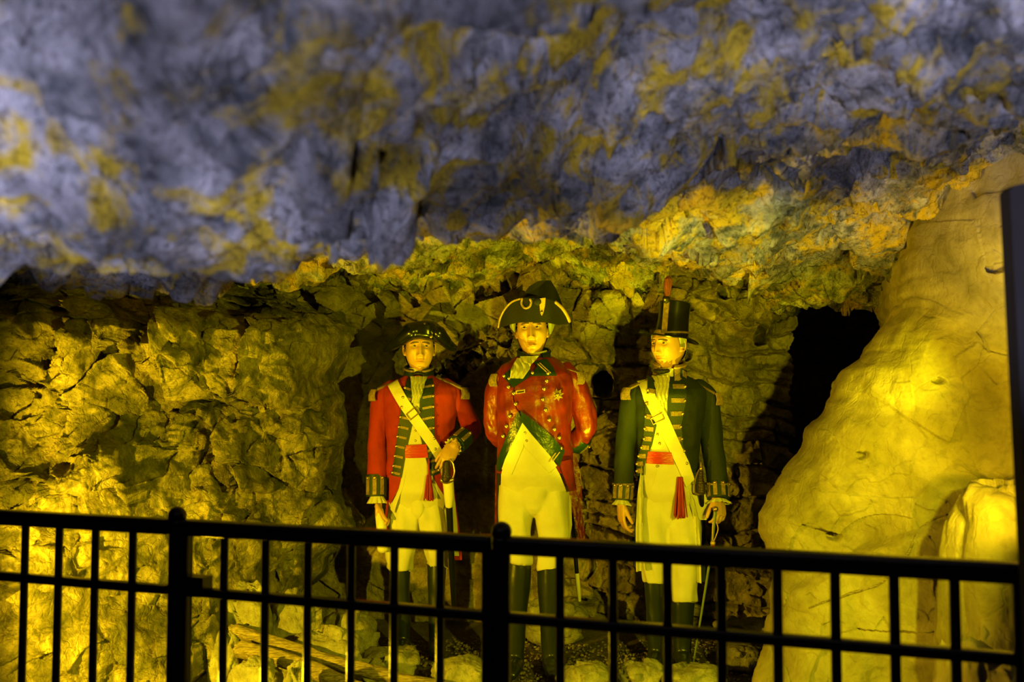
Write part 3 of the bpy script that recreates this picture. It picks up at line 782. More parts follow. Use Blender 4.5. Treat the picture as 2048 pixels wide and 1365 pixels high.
def epaulette(f, root, a, b, side, name='epaulette', y0=-.02, mat=LACE):
    """shoulder strap from a to b with a hanging bullion fringe at b"""
    a = Vector(a); b = Vector(b); m = M(); d = b - a
    m.tube([a, a.lerp(b, .6), b, b + Vector((side * .016, 0, -.010))], [.007, .009, .011, .008], 14, wide=(0, 1, 0), ratio=4.0)
    e = m.build(name, mat, root); m = M()
    for k in range(17):
        th = -1.45 + 2.9 * k / 16; o = b + Vector((side * (.006 + .030 * math.cos(th)), .050 * math.sin(th), -.004)); dn = Vector((side * .012 * math.cos(th), .006 * math.sin(th), -.056))
        m.tube([o, o + dn * .5 + Vector((side * .006, 0, 0)), o + dn], [.0042, .0050, .0044], 7, sub=2)
    m.build('fringe', mat, e); return e

def tassel(m, top, length, r0, r1, n=26, seed=0):
    rnd = random.Random(seed); top = Vector(top)
    for k in range(n):
        a = rnd.uniform(0, 6.28); q = math.sqrt(rnd.random()); x, y = math.cos(a) * q, math.sin(a) * q
        L = length * rnd.uniform(.9, 1.02)
        m.tube([top + Vector((x * r0, y * r0, 0)), top + Vector((x * (r0 + r1) * .5, y * (r0 + r1) * .5, -L * .5)), top + Vector((x * r1, y * r1, -L))], .0032, 6, sub=2)

def boots(f, root, legs, mat=BOOT):
    for (top, knee_r, ankle, ank_r, toe, name) in legs:
        m = M(); a = Vector(top); b = Vector(ankle); t = Vector(toe)
        m.tube([a, a.lerp(b, .25), a.lerp(b, .55), a.lerp(b, .85), b, Vector((b.x, b.y, .035))], [knee_r, knee_r * 1.02, knee_r * .92, ank_r * 1.05, ank_r, ank_r * .95], 24, sub=3)
        dd = (t - Vector((b.x, b.y, t.z))); h = Vector((b.x, b.y, .040))
        m.tube([h + dd * -.12, h + dd * .30, h + dd * .68 + Vector((0, 0, -.006)), h + dd * .93 + Vector((0, 0, -.012))], [.036, .036, .033, .022], 20, wide=dd.cross(Vector((0, 0, 1))), ratio=1.25, sub=3)
        o = m.fused('boot', mat, root, .0055, 2, folds(.003, .05, 4))
        co = np.empty(len(o.data.vertices) * 3, np.float32); o.data.vertices.foreach_get('co', co); co = co.reshape(-1, 3); co[:, 2] = np.maximum(co[:, 2], .004); o.data.vertices.foreach_set('co', co.ravel()); o.data.update()
        m = M(); m.tube([Vector((b.x, b.y + .030, .008)), Vector((b.x, b.y + .002, .008))], [.034, .034], 16, wide=(1, 0, 0), ratio=1, round_caps=False)
        m2 = M(); m2.box((b.x - dd.x * .05, b.y + .018, .010), (.066, .060, .020)); m2.build('heel', BOOTD, o, smooth=False)

def fall(f, py):
    zt = f.xz(f_cx(f), py)[1]
    return lambda x, zz: f.yf(.001)(x, zz) + max(0, zt - zz) * .45
def f_cx(f): return 1024
# ---- left figure: red coat, black lacquered hat, hand on sword
f = Fig(840, 5.30); P = f.p
yaw = math.radians(8)
body = M(); hc = P(839, 692, -.005) + Vector((0, 0, -.018)); SCH = (1.0, 1.02, 1.14)
loc, R = head_geo(body, hc, SCH, yaw); ears(body, loc, R)
body.tube([hc + Vector((0, .012, -.06)), P(838, 760, .01), P(838, 790, .01)], [.052, .054, .08], 24)
body.tube([P(838, 790, .01), P(836, 840, .0), P(834, 900, .0), P(836, 960, .0)], [.10, .11, .095, .10], 28, wide=(1, 0, 0), ratio=1.25)
LH = P(757, 1008, -.07); RHW = P(906, 893, -.17)
body.tube([P(782, 785, .01), P(757, 860, .0), P(752, 930, -.03), P(757, 1000, -.06)], [.042, .034, .030, .024], 16, sub=3)
body.tube([P(900, 785, .01), P(948, 850, .03), P(930, 880, -.07), RHW], [.042, .032, .030, .024], 16, sub=3)
for a, b, c in (((812, 960), (805, 1090), (800, 1285)), ((862, 960), (872, 1085), (872, 1285))):
    body.tube([P(*a), P(*b), P(*c)], [.065, .042, .025], 16, sub=3)
hand_geo(body, LH, (.05, -.10, -1), (.6, -.1, 0), (.3, -1, 0), (1.25, 1.25, 1.25, 1.2), 1.02, thumb=(.75, .35, .6))
hand_geo(body, RHW, (-.36, -.42, -.80), (-.25, .5, -.5), (-.9, -.1, .25), (.75, 1.0, 1.1, 1.1), 1.0, thumb=(.9, .35, .15), spread=.03, prox=(.15, .5, .6, .7))
body = body.fused('person', SKIN, None, .0028, 1); body.location = f.root_loc
tag(body, 'waxwork figure in bright red coat and glossy black hat, left hand on sword hilt', 'person'); color_lips(body, loc, R, SCH)
face_parts(body, loc, R, SCH, .15)
hm = M(); head_geo(hm, hc, (1.0, 1.02, 1.14), yaw, off=.006, face=False, n=60, keep=lambda a, b, c: (b > .10 or (abs(a) > .93 and b > -.14 and c > -.12)) and c > -.62 and not (b > .1 and c < -.62)); hm.build('hair', HAIR_D, body)

# coat
f.torso([(748, 815, 862, .060, .01), (755, 802, 876, .072, .01), (763, 784, 893, .088, .005), (774, 764, 916, .105, .0), (790, 764, 918, .122, -.005), (830, 768, 912, .128, -.005), (870, 772, 906, .120, -.005), (905, 774, 903, .112, -.005), (950, 772, 906, .118, -.005), (985, 776, 905, .120, -.005), (1030, 780, 905, .11, 0)])
z = lambda py: f.xz(840, py)[1]
m = M(); f.loft(m, z(958), z(748), 44, wr=.0012); coat = m.fused('coat', RED1, body, .006, 2, folds(.0035, .06, 3))
yf0 = f.yf(0); yf1 = f.yf(.004); yf2 = f.yf(.008)
# sleeves
m = M(); m.tube([P(786, 778, 0), P(766, 800, 0), P(758, 850, -.005), P(754, 900, -.02), P(752, 952, -.045)], [.050, .058, .054, .050, .050], 26, sub=4)
m.fused('sleeve', RED1, coat, .006, 2, folds(.005, .06, 8))
m = M(); m.tube([P(890, 776, 0), P(912, 800, .005), P(934, 835, .02), P(942, 858, .02), P(930, 876, -.05), P(919, 884, -.10)], [.052, .060, .055, .056, .050, .046], 26, sub=4)
m.fused('sleeve', RED1, coat, .006, 2, folds(.006, .06, 12))
def cuff(root, a, b, r, bars, mat=GREENF, lace=LACE, n=3, thick=1.1):
    a = Vector(a); b = Vector(b); m = M(); m.tube([a, a.lerp(b, .5), b], [r * 1.0, r * 1.04, r * 1.0], 28, round_caps=False); o = m.build('cuff', mat, root)
    d = (b - a).normalized(); u = Vector((1, 0, 0)); u = (u - d * u.dot(d)).normalized(); v = d.cross(u)
    if v.y > 0: v = -v
    for ang in bars:
        w_ = u * math.sin(ang) + v * math.cos(ang); m = M(); side = d.cross(w_)
        rr = r * 1.05
        q = [a.lerp(b, .10) + w_ * rr + side * -.010, a.lerp(b, .10) + w_ * rr + side * .010, a.lerp(b, .92) + w_ * rr + side * .010, a.lerp(b, .92) + w_ * rr + side * -.010]
        m.rings([[tuple(x - w_ * .004) for x in q], [tuple(x + w_ * .0025) for x in q]]); l = m.build('cuff_lace', lace, o, smooth=False)
        m = M(); button(m, a.lerp(b, .16) + w_ * (rr + .006), .0085, w_); m.build('button', BRASS, o)
    return o
def ruffle(root, c, d, r, ln=.022, mat=LINEN, n=60, amp=.12):
    c = Vector(c); d = Vector(d).normalized(); u = d.orthogonal().normalized(); v = d.cross(u); m = M(); rows = []
    for i, (t, s_) in enumerate(((0, .82), (.35, .95), (.7, 1.1), (1, 1.22), (.9, 1.12), (.4, .9), (0, .78))):
        rows.append([tuple(c + d * (ln * t) + (u * math.cos(2 * math.pi * k / n) + v * math.sin(2 * math.pi * k / n)) * r * s_ * (1 + amp * t * math.sin(k * 2 * math.pi * 13 / n))) for k in range(n)])
    m.rings(rows, closed_ends=False); return m.build('shirt_ruffle', mat, root)
a, b = P(752, 950, -.045), P(752, 994, -.06); cuff(coat, a, b, .052, (-.75, 0.0, .75)); ruffle(body, P(754, 992, -.06), b - a, .040, .040)
a, b = P(922, 880, -.085), P(909, 893, -.145); cuff(coat, P(930, 874, -.07), P(911, 891, -.15), .052, (-.1, .8)); ruffle(body, P(911, 891, -.145), RHW - P(930, 874, -.06), .038, .030)
# waistcoat, sash, breeches fall
q = lambda *pts: f.poly(pts)
m = M(); m.strip(q((822, 770), (824, 830), (806, 905), (803, 955)), q((852, 770), (846, 830), (850, 905), (862, 955)), yf0, .008, 30, 8); m.build('waistcoat', CREAM, body)
for py in (843, 862, 882): m = M(); c = f.xz(831, py); button(m, (c[0], yf1(*c) - .004, c[1]), .006); m.build('button', BRASS, body)
m = M(); m.strip(q((812, 891), (810, 903), (810, 917)), q((853, 889), (855, 903), (856, 916)), f.yf(.008), .012, 10, 10, .0015, 3); m.build('sash', SASH, body)
# lapels with lace bars and buttons
def lapel(outer, inner, bars, root, mat=GREENF, off=yf1, lace=LACE, out_side=-1, bw=.012):
    m = M(); m.strip(outer, inner, off, .009, 36, 6); l = m.build('lapel', mat, root)
    def lerp_at(Q, t):
        L = [0]; Q = [Vector(x) for x in Q]
        for i in range(1, len(Q)): L.append(L[-1] + (Q[i] - Q[i - 1]).length)
        d = L[-1] * t; i = 0
        while i < len(Q) - 2 and L[i + 1] < d: i += 1
        return Q[i].lerp(Q[i + 1], (d - L[i]) / max(L[i + 1] - L[i], 1e-6))
    for t in bars:
        a0, b0 = lerp_at(outer, t), lerp_at(inner, t); e = (b0 - a0); n_ = Vector((-e.y, e.x)).normalized() * bw / 2
        A = a0.lerp(b0, .08); B = a0.lerp(b0, .80)
        g = lambda x, z: off(x, z) - .009
        m = M(); m.strip([A - n_, B - n_], [A + n_, B + n_], g, .0028, 6, 2); m.build('lace_bar', lace, l, smooth=False)
        m = M(); c = a0.lerp(b0, .06); button(m, (c[0], g(*c) - .006, c[1]), .0078); m.build('button', BRASS, l)
    return l
lapel(q((812, 756), (806, 790), (803, 813), (794, 870), (782, 952)), q((824, 762), (826, 800), (826, 845), (812, 905), (803, 956)), [.10, .2, .3, .40, .5, .60, .70, .80, .90, .97], coat)
lapel(q((863, 756), (868, 775), (869, 865), (872, 900), (880, 948)), q((846, 760), (840, 785), (839, 865), (848, 905), (862, 955)), [.08, .19, .30, .41, .52, .63, .74, .85, .96], coat, out_side=1)
# collar, stock, cravat
def collar(root, c0, c1, r0, r1, gap, mat, lace=LACE, yawc=0, lw=.006, name='collar', tilt=.28):
    """standing collar, open in front by the angle gap"""
    c0 = Vector(c0); c1 = Vector(c1); n = 40; rows = []
    for (t, k) in ((0, 1), (.5, 1), (1, 1), (1, .90), (.5, .90), (0, .90)):
        ring = []
        for i in range(n + 1):
            th = -math.pi / 2 + gap + (2 * math.pi - 2 * gap) * i / n + yawc; r = (r0 + (r1 - r0) * t) * k
            ring.append(tuple(c0.lerp(c1, t) + Vector((math.cos(th) * r, math.sin(th) * r, tilt * math.sin(th) * r))))
        rows.append(ring)
    vs = [p for r in rows for p in r]; fs = []; w_ = n + 1
    for a in range(6):
        b_ = (a + 1) % 6
        for i in range(n): fs.append((a * w_ + i, a * w_ + i + 1, b_ * w_ + i + 1, b_ * w_ + i))
    fs.append(tuple(a * w_ for a in range(6))); fs.append(tuple(a * w_ + n for a in range(6))[::-1])
    m = M(); m.add(vs, fs); o = m.build(name, mat, root)
    for t in (.12, .88):
        m = M(); pts = []
        for i in range(0, n + 1):
            th = -math.pi / 2 + gap + (2 * math.pi - 2 * gap) * i / n + yawc; r = (r0 + (r1 - r0) * t) + .001
            pts.append(c0.lerp(c1, t) + Vector((math.cos(th) * r, math.sin(th) * r, tilt * math.sin(th) * r)))
        m.tube(pts, lw, 8, wide=(0, 0, 1), ratio=1); m.build('collar_lace', lace, o)
    return o
collar(coat, P(837, 762, .005), P(838, 733, .005), .086, .074, .36, GREENF)
m = M(); m.tube([P(836, 752, .0), P(837, 738, .0)], [.064, .060], 28, round_caps=False); st = m.build('shirt_collar', LINEN, body)
m = M(); m.tube([P(826, 750, -.062), P(836, 747, -.072), P(848, 750, -.062)], [.009, .012, .009], 12, sub=3); m.build('neck_stock', BLK, body)
def jabot(root, layers, seed=1, mat=LINEN):
    """gathered frill: layers of linen hanging in soft vertical folds; layer = (left edge, right edge, lift, folds)"""
    m = M(); rnd = random.Random(seed)
    for A, B, lift, fr in layers:
        A = f.poly(A); B = f.poly(B); ph = rnd.uniform(0, 6)
        y = lambda x, zz, lift=lift, fr=fr, ph=ph: yf1(x, zz) - lift - .008 * math.sin(x * fr + 2.2 * math.sin(zz * 60 + ph) + ph)
        m.strip(A, B, y, .004, 14, 22)
    return m.build('cravat', mat, root)
jabot(body, (([(828, 762), (824, 785), (824, 806)], [(846, 762), (846, 785), (838, 808)], .012, 420), ([(822, 764), (823, 776), (826, 790)], [(850, 764), (848, 776), (840, 792)], .026, 360), ([(819, 753), (821, 760), (824, 768)], [(854, 753), (852, 760), (848, 768)], .040, 300)), 2)
# shoulder belt
def belt(root, A, B, off, mat, buckle, bmat=BRASS, t=.007):
    m = M(); m.strip(A, B, off, t, 44, 5); o = m.build('shoulder_belt', mat, root)
    a, b, c, d = buckle; g = lambda x, z: off(x, z) - t
    m = M(); cs = [Vector(x) for x in (a, b, c, d)]
    for i in range(4):
        p, r = cs[i], cs[(i + 1) % 4]; m.tube([Vector((p[0], g(*p) - .003, p[1])), Vector((r[0], g(*r) - .003, r[1]))], .0036, 8)
    m.build('buckle', bmat, o); return o
belt(body, q((773, 771), (800, 815), (830, 856), (856, 893), (878, 930), (884, 958)), q((792, 759), (817, 800), (845, 840), (868, 873), (886, 905), (896, 940)), f.yf(.012), LEATHERW, q((814, 829), (831, 815), (841, 825), (822, 840)))
# shoulder pieces
epaulette(f, coat, P(806, 757, -.02), P(757, 779, -.01), -1); epaulette(f, coat, P(872, 755, -.02), P(920, 775, -.01), 1)
# breeches
m = M(); m.tube([P(836, 915, 0), P(836, 950, 0), P(836, 985, 0), P(836, 1010, 0)], [.094, .104, .108, .09], 30, wide=(1, 0, 0), ratio=1.30)
m.tube([P(812, 985, 0), P(806, 1040, -.01), P(804, 1090, -.015), P(801, 1130, -.01), P(800, 1140, -.01)], [.090, .088, .078, .068, .066], 26, sub=4, round_caps=False)
m.tube([P(862, 985, 0), P(868, 1040, -.01), P(872, 1090, -.015), P(876, 1128, -.01), P(876, 1134, -.01)], [.088, .084, .074, .062, .060], 26, sub=4, round_caps=False)
m.fused('breeches', CREAM, body, .006, 4, folds(.014, .075, 31))
m = M(); m.strip(q((806, 912), (800, 950), (785, 1000), (790, 1024)), q((858, 912), (866, 950), (890, 1000), (884, 1024)), fall(f, 985), .007, 24, 14); m.build('breeches_fall', CREAM, body)
boots(f, body, [(P(800, 1120, 0), .050, P(804, 1262, .0), .040, P(800, 1300, -.20) * 1 + Vector((0, 0, 0)), 'l'), (P(874, 1115, 0), .048, P(872, 1265, .0), .038, P(876, 1300, -.20), 'r')], BOOT)
# coat skirts: red fronts, cream turnbacks, tails behind the legs
m = M(); m.strip(q((776, 950), (776, 975), (775, 1006)), q((803, 953), (796, 980), (778, 1012)), yf1, .008, 14, 6); m.build('coat_skirt', RED1, coat)
m = M(); m.strip(q((804, 953), (798, 980), (780, 1012), (778, 1022)), q((812, 946), (806, 975), (794, 1005), (786, 1030)), yf1, .006, 14, 4); m.build('skirt_turnback', CREAM, coat)
m = M(); m.strip(q((862, 950), (876, 975), (893, 1004)), q((884, 940), (890, 960), (896, 985)), yf1, .008, 14, 5); m.build('coat_skirt', RED1, coat)
m = M(); m.strip(q((861, 955), (873, 982), (894, 1022)), q((864, 951), (877, 976), (895, 1004)), yf1, .010, 14, 3); m.build('skirt_turnback', CREAM, coat)
bk = lambda x, z_: .085
m = M(); m.strip(f.poly([(842, 940), (872, 1000), (893, 1085), (898, 1120)], .09), f.poly([(905, 940), (912, 1010), (922, 1080), (924, 1120)], .09), bk, .010, 20, 6, .002); m.build('coat_tail', RED1, coat)
m = M(); m.strip(f.poly([(896, 985), (898, 1050), (900, 1112)], .07), f.poly([(908, 985), (915, 1050), (918, 1112)], .07), lambda x, z_: .066, .006, 16, 4, .002); m.build('tail_lining', CREAM, coat)
m = M(); m.strip(f.poly([(776, 960), (770, 1050), (768, 1095)], .09), f.poly([(832, 940), (800, 1050), (790, 1095)], .09), bk, .010, 20, 6, .002); m.build('coat_tail', RED1, coat)
m = M(); c = f.xz(858, 950); m.ball((c[0], yf1(*c) - .020, c[1]), (.008, .008, .010)); tassel(m, (c[0], yf1(*c) - .020, c[1] - .004), .125, .010, .028, 34, 3); m.tube([(c[0] - .002, yf1(*c) - .018, c[1] + .08), (c[0], yf1(*c) - .020, c[1])], .005, 8); m.build('sash_tassel', TASS, body)

# hat: low crown between two drooping, rolled-up brims
def hat_loft(m, prof, seg=28, sub=6):
    """prof rows: (px, py_top, py_bottom, half_depth, dy); a closed shell lofted sideways"""
    rows = []; n = len(prof)
    for i in range(n - 1):
        p0, p1, p2, p3 = prof[max(i - 1, 0)], prof[i], prof[i + 1], prof[min(i + 2, n - 1)]
        for k in range(sub + (i == n - 2)):
            t = k / sub; v = [.5 * (2 * b + (c - a) * t + (2 * a - 5 * b + 4 * c - d) * t * t + (3 * b - a - 3 * c + d) * t ** 3) for a, b, c, d in zip(p0, p1, p2, p3)]
            T = f.p(v[0], v[1], v[4]); B = f.p(v[0], v[2], v[4]); c = (T + B) / 2; h = max((T.z - B.z) / 2, .002); dp = max(v[3], .002)
            ring = []
            for s_ in range(seg):
                th = 2 * math.pi * s_ / seg; a, b = math.cos(th), math.sin(th)
                ring.append((c.x, c.y + dp * math.copysign(abs(a) ** .5, a), c.z + h * math.copysign(abs(b) ** .5, b)))
            rows.append(ring)
    m.rings(rows)
hat = M()
hat_loft(hat, [(766, 700, 705, .010, .03), (774, 690, 704, .03, .03), (790, 672, 699, .06, .02), (805, 657, 688, .095, .0), (818, 648, 683, .115, -.01), (840, 644, 682, .125, -.01), (862, 643, 683, .120, -.01), (878, 650, 689, .095, .0), (892, 668, 698, .06, .01), (905, 683, 703, .03, .02), (914, 692, 700, .010, .02)])
# the two rolled lobes of the front brim, with a notch between them
hat.tube([P(771, 701, .0), P(785, 692, -.035), P(803, 678, -.075), P(822, 665, -.100), P(830, 662, -.104)], [.007, .020, .036, .042, .036], 20, sub=4)
hat.tube([P(912, 697, .0), P(901, 691, -.03), P(889, 680, -.065), P(877, 667, -.092), P(873, 664, -.094)], [.006, .018, .032, .040, .036], 20, sub=4)
hat = hat.fused('hat', LACQ, body, .0035, 4)
for px, py, dy in ((849, 649, -.128), (862, 674, -.140)):
    m = M(); button(m, P(px, py, dy), .008); m.build('hat_button', BRASS, hat)

# sword with white-topped black scabbard: a thing of its own
sl_ = P(897, 948, -.22); sw = tag(empty('sword', f.root_loc + sl_), 'sabre in a black scabbard held at the side of the left red-coated figure', 'sword')
S = lambda px, py, dy=-.22: P(px, py, dy) - sl_
m = M(); m.tube([S(893, 928), S(893, 945), S(892, 958)], [.020, .022, .026], 20, sub=3); m.build('grip', HORN, sw)
m = M(); m.tube([S(884, 961), S(893, 963), S(905, 960)], [.012, .016, .011], 14, sub=3); m.tube([S(905, 958), S(909, 945), S(906, 928), S(900, 920)], .005, 10, sub=4); m.build('guard', BRASS, sw)
m = M(); m.tube([S(896, 964, -.20), S(898, 990, -.18), S(898, 1012, -.16)], [.024, .023, .017], 18, sub=3, wide=(1, 0, 0), ratio=1.15); m.build('scabbard_frog', LEATHERW, sw)
m = M(); m.tube([S(898, 1010, -.16), S(902, 1100, -.10), S(907, 1200, -.04), S(908, 1222, -.02)], [.015, .014, .011, .006], 16, sub=4, wide=(1, 0, 0), ratio=1.2); m.build('scabbard', LACQ, sw)
# rolled gloves held in the right hand
gl = P(763, 1060, -.11); m = M(); m.tube([P(758, 1022, -.09) - gl, P(762, 1050, -.11) - gl, P(766, 1098, -.12) - gl], [.020, .024, .026], 20, sub=3, wide=(1, 0, 0), ratio=1.15)
o = m.fused('gloves', LEATHERW, None, .004, 2, folds(.003, .03, 5)); o.location = f.root_loc + gl; tag(o, 'pale rolled gloves hanging from the right fist of the left figure', 'gloves')

# ---- middle figure: dark red varnished coat, big gold-laced hat, arms behind the back
f = Fig(1065, 4.95); P = f.p; q = lambda *pts: f.poly(pts)
yaw = math.radians(-4)
body = M(); hc = P(1064, 657, -.005) + Vector((0, 0, -.013)); SCH = (.99, 1.02, 1.17)
loc, R = head_geo(body, hc, SCH, yaw, roll=math.radians(-2)); R = Matrix.Rotation(yaw, 3, 'Z') @ Matrix.Rotation(math.radians(-2), 3, 'Y'); ears(body, loc, R)
body.tube([hc + Vector((0, .012, -.06)), P(1066, 725, .01), P(1066, 760, .01)], [.050, .052, .08], 24)
body.tube([P(1066, 760, .01), P(1066, 820, .0), P(1066, 880, .0), P(1068, 940, .0)], [.10, .11, .10, .10], 28, wide=(1, 0, 0), ratio=1.25)
wl = P(1030, 905, .17); wr = P(1085, 910, .18)
body.tube([P(1008, 755, .01), P(992, 840, .04), wl], [.042, .034, .024], 16, sub=3); body.tube([P(1140, 755, .01), P(1172, 835, .05), P(1160, 875, .10), wr], [.042, .034, .03, .024], 16, sub=3)
for a, b, c in (((1035, 960), (1032, 1080), (1030, 1300)), ((1098, 960), (1104, 1080), (1105, 1310))):
    body.tube([P(*a), P(*b), P(*c)], [.065, .042, .025], 16, sub=3)
hand_geo(body, wl, (1, .1, -.25), (0, 1, 0), (0, 0, 1), (.6, .7, .8, .8), 1.0); hand_geo(body, wr, (-1, .15, -.45), (0, 1, 0), (0, 0, 1), (.5, .6, .7, .8), 1.0)
body = body.fused('person', SKIN, None, .0028, 1); body.location = f.root_loc
tag(body, 'tall waxwork figure in varnished dark red coat, gold-laced hat, hands behind back', 'person'); color_lips(body, loc, R, SCH)
face_parts(body, loc, R, SCH, -.25)
hm = M(); head_geo(hm, hc, (.99, 1.02, 1.12), yaw, off=.010, face=False, n=60, keep=lambda a, b, c: (b > .05 or (abs(a) > .93 and b > -.25 and c > -.05)) and c > -.60 and not (b < .3 and c < -.1)); hm.build('hair', HAIR_G, body)
m = M()
for sx in (-1, 1):
    for k in range(3): m.tube([loc((sx * .078, .000 + .012 * k, .055)), loc((sx * (.092 + .004 * k), .006 + .010 * k, .030)), loc((sx * .090, .010 + .010 * k, .004 if sx < 0 else -.012))], [.008, .014, .006], 10, sub=4)
m.build('hair_curl', HAIR_G, body)

f.torso([(712, 1030, 1102, .066, .01), (722, 1018, 1118, .085, .01), (733, 1003, 1134, .100, .005), (748, 996, 1145, .118, .0), (775, 992, 1148, .130, -.005), (820, 994, 1144, .134, -.01), (850, 996, 1141, .130, -.01), (880, 995, 1142, .126, -.01), (910, 994, 1145, .128, -.005), (950, 992, 1148, .130, -.005), (1000, 992, 1150, .13, 0)])
z = lambda py: f.xz(1066, py)[1]
m = M(); f.loft(m, z(950), z(712), 46, wr=.0012); coat = m.fused('coat', RED2, body, .006, 2, folds(.005, .055, 43))
yf0 = f.yf(0); yf1 = f.yf(.006); yf2 = f.yf(.010)
m = M(); m.tube([P(1012, 750, .0), P(996, 780, .01), P(990, 820, .02), P(988, 850, .04), P(996, 872, .09), P(1012, 890, .13)], [.052, .056, .052, .050, .046, .042], 26, sub=4)
m.fused('sleeve', RED2, coat, .006, 2, folds(.007, .045, 48))
m = M(); m.tube([P(1130, 745, 0), P(1148, 765, .0), P(1160, 800, .01), P(1170, 835, .025), P(1173, 855, .04), P(1158, 878, .085), P(1130, 895, .13)], [.050, .060, .057, .056, .054, .050, .044], 26, sub=4)
m.fused('sleeve', RED2, coat, .006, 2, folds(.008, .045, 52))
cuff(coat, P(1166, 872, .075), P(1146, 890, .115), .056, (.9,), GREENG)
# waistcoat and breeches
m = M(); m.strip(q((1044, 838), (1020, 890), (1003, 940)), q((1048, 845), (1047, 893), (1023, 950)), yf1, .006, 30, 8); m.strip(q((1042, 842), (1048, 893), (1098, 946)), q((1047, 838), (1072, 872), (1114, 932)), yf1, .007, 30, 8); m.build('waistcoat', CREAM, body)
for px, py in ((1050, 866), (1053, 882)): m = M(); c = f.xz(px, py); button(m, (c[0], yf1(*c) - .008, c[1]), .0062); m.build('button', BRASS, body)
m = M(); m.tube([P(1066, 905, 0), P(1068, 940, 0), P(1070, 975, 0), P(1070, 1000, 0)], [.100, .112, .116, .10], 30, wide=(1, 0, 0), ratio=1.38)
m.tube([P(1036, 975, 0), P(1031, 1030, -.02), P(1032, 1075, -.02), P(1036, 1115, -.02), P(1036, 1122, -.02)], [.098, .086, .078, .072, .072], 26, sub=4, round_caps=False)
m.tube([P(1102, 975, 0), P(1106, 1030, -.02), P(1106, 1080, -.02), P(1100, 1128, -.02), P(1100, 1138, -.02)], [.096, .087, .078, .068, .066], 26, sub=4, round_caps=False)
m.fused('breeches', CREAM, body, .006, 4, folds(.011, .085, 61))
m = M(); m.strip(q((1040, 885), (1012, 915), (1002, 950), (1001, 985)), q((1056, 885), (1100, 915), (1120, 950), (1134, 985)), fall(f, 950), .006, 20, 14); m.build('breeches_fall', CREAM, body)
boots(f, body, [(P(1038, 1105, -.01), .062, P(1030, 1290, .0), .046, P(1022, 1325, -.21), 'l'), (P(1100, 1118, -.01), .062, P(1102, 1300, .0), .048, P(1108, 1330, -.21), 'r')], BOOT)
# green facings of the cut-away fronts
m = M(); m.strip(q((1036, 823), (1014, 872), (994, 920), (991, 942)), q((1046, 843), (1028, 880), (1006, 928), (999, 946)), f.yf(.004), .010, 26, 4); fc = m.build('cutaway_facing', GREENG, coat)
m = M(); m.strip(q((1040, 822), (1062, 838), (1098, 868), (1130, 902)), q((1044, 845), (1062, 868), (1094, 905), (1119, 934)), f.yf(.004), .010, 26, 5); fc = m.build('cutaway_facing', GREENG, coat)
for o1, o2 in ((0, 0),):
    for dx in (0, 8):
        m = M(); pts = [f.xz(1119 - dx, 905 + dx * .2), f.xz(1106 - dx, 922 + dx * .2)]; m.tube([Vector((x, yf2(x, zz) - .006, zz)) for x, zz in pts], .003, 8); m.build('facing_lace', GOLDM, fc)
# lapels at the throat
m = M(); m.strip(q((1066, 724), (1075, 732), (1060, 753)), q((1094, 717), (1106, 733), (1114, 752)), yf1, .010, 14, 8); lr = m.build('lapel', GREENG, coat)
m = M(); m.strip(q((1048, 728), (1022, 736), (1005, 752)), q((1062, 742), (1058, 755), (1026, 776)), yf1, .010, 14, 8); ll = m.build('lapel', GREENG, coat)
for a, b in (((1076, 728), (1097, 748)), ((1080, 726), (1101, 746))):
    m = M(); m.tube([Vector((x, f.yf(.018)(x, zz), zz)) for x, zz in (f.xz(*a), f.xz(*b))], .0026, 8); m.build('lapel_lace', GOLDM, lr)
for px, py, who in ((1096, 747, lr), (1065, 746, lr), (1018, 757, ll), (1008, 752, ll)):
    m = M(); c = f.xz(px, py); button(m, (c[0], f.yf(.020)(*c), c[1]), .0085); m.build('button', BRASS, who)
for px, py in ((1093.5, 762), (1088, 778), (1085.5, 799), (1091, 820), (1098.5, 840), (1109, 859), (1119, 876), (1122, 897), (1027.5, 787), (1031.5, 808), (1020, 832), (1013, 853), (1006, 873), (1017, 774)):
    m = M(); c = f.xz(px, py); button(m, (c[0], f.yf(.008)(*c), c[1]), .0105); m.build('button', BRASS, coat)
# front edge seam, ribbon bar, breast star
m = M(); m.tube([Vector((x, f.yf(.003)(x, zz), zz)) for x, zz in q((1026, 776), (1025, 800), (1034, 822), (1042, 828))], .004, 8, sub=3); m.build('front_edge', RED2, coat)
m = M(); m.strip(q((1031, 782), (1050, 779)), q((1031, 789), (1050, 786)), f.yf(.005), .004, 10, 3); rb = m.build('ribbon_bar', GOLDM, coat)
m = M(); m.strip(q((1034, 784), (1048, 782)), q((1034, 787), (1048, 785)), f.yf(.009), .002, 10, 2); m.build('ribbon', BLK, rb)
c = f.xz(1115, 790); cy = f.yf(.006)(*c); m = M(); n = 16; fr = []; bk_ = []
for i in range(n):
    a = 2 * math.pi * i / n + .2; r = .032 if i % 2 == 0 else .019; fr.append((c[0] + r * math.cos(a), cy - .004 + .12 * abs(r * math.cos(a)) , c[1] + r * math.sin(a))); bk_.append((c[0] + r * math.cos(a), cy + .006 + .2 * abs(r * math.cos(a)), c[1] + r * math.sin(a)))
m.add(fr + bk_ + [(c[0], cy - .010, c[1])], [(i, (i + 1) % n, 2 * n) for i in range(n)] + [(i, i + n, (i + 1) % n + n, (i + 1) % n) for i in range(n)]); st = m.build('breast_star', LACE, coat, smooth=False)
m = M(); button(m, (c[0], cy - .011, c[1]), .010); m.build('star_boss', BRASS, st)
epaulette(f, coat, P(1096, 728, -.02), P(1149, 744, -.0), 1); epaulette(f, coat, P(1030, 730, -.02), P(998, 748, -.0), -1)
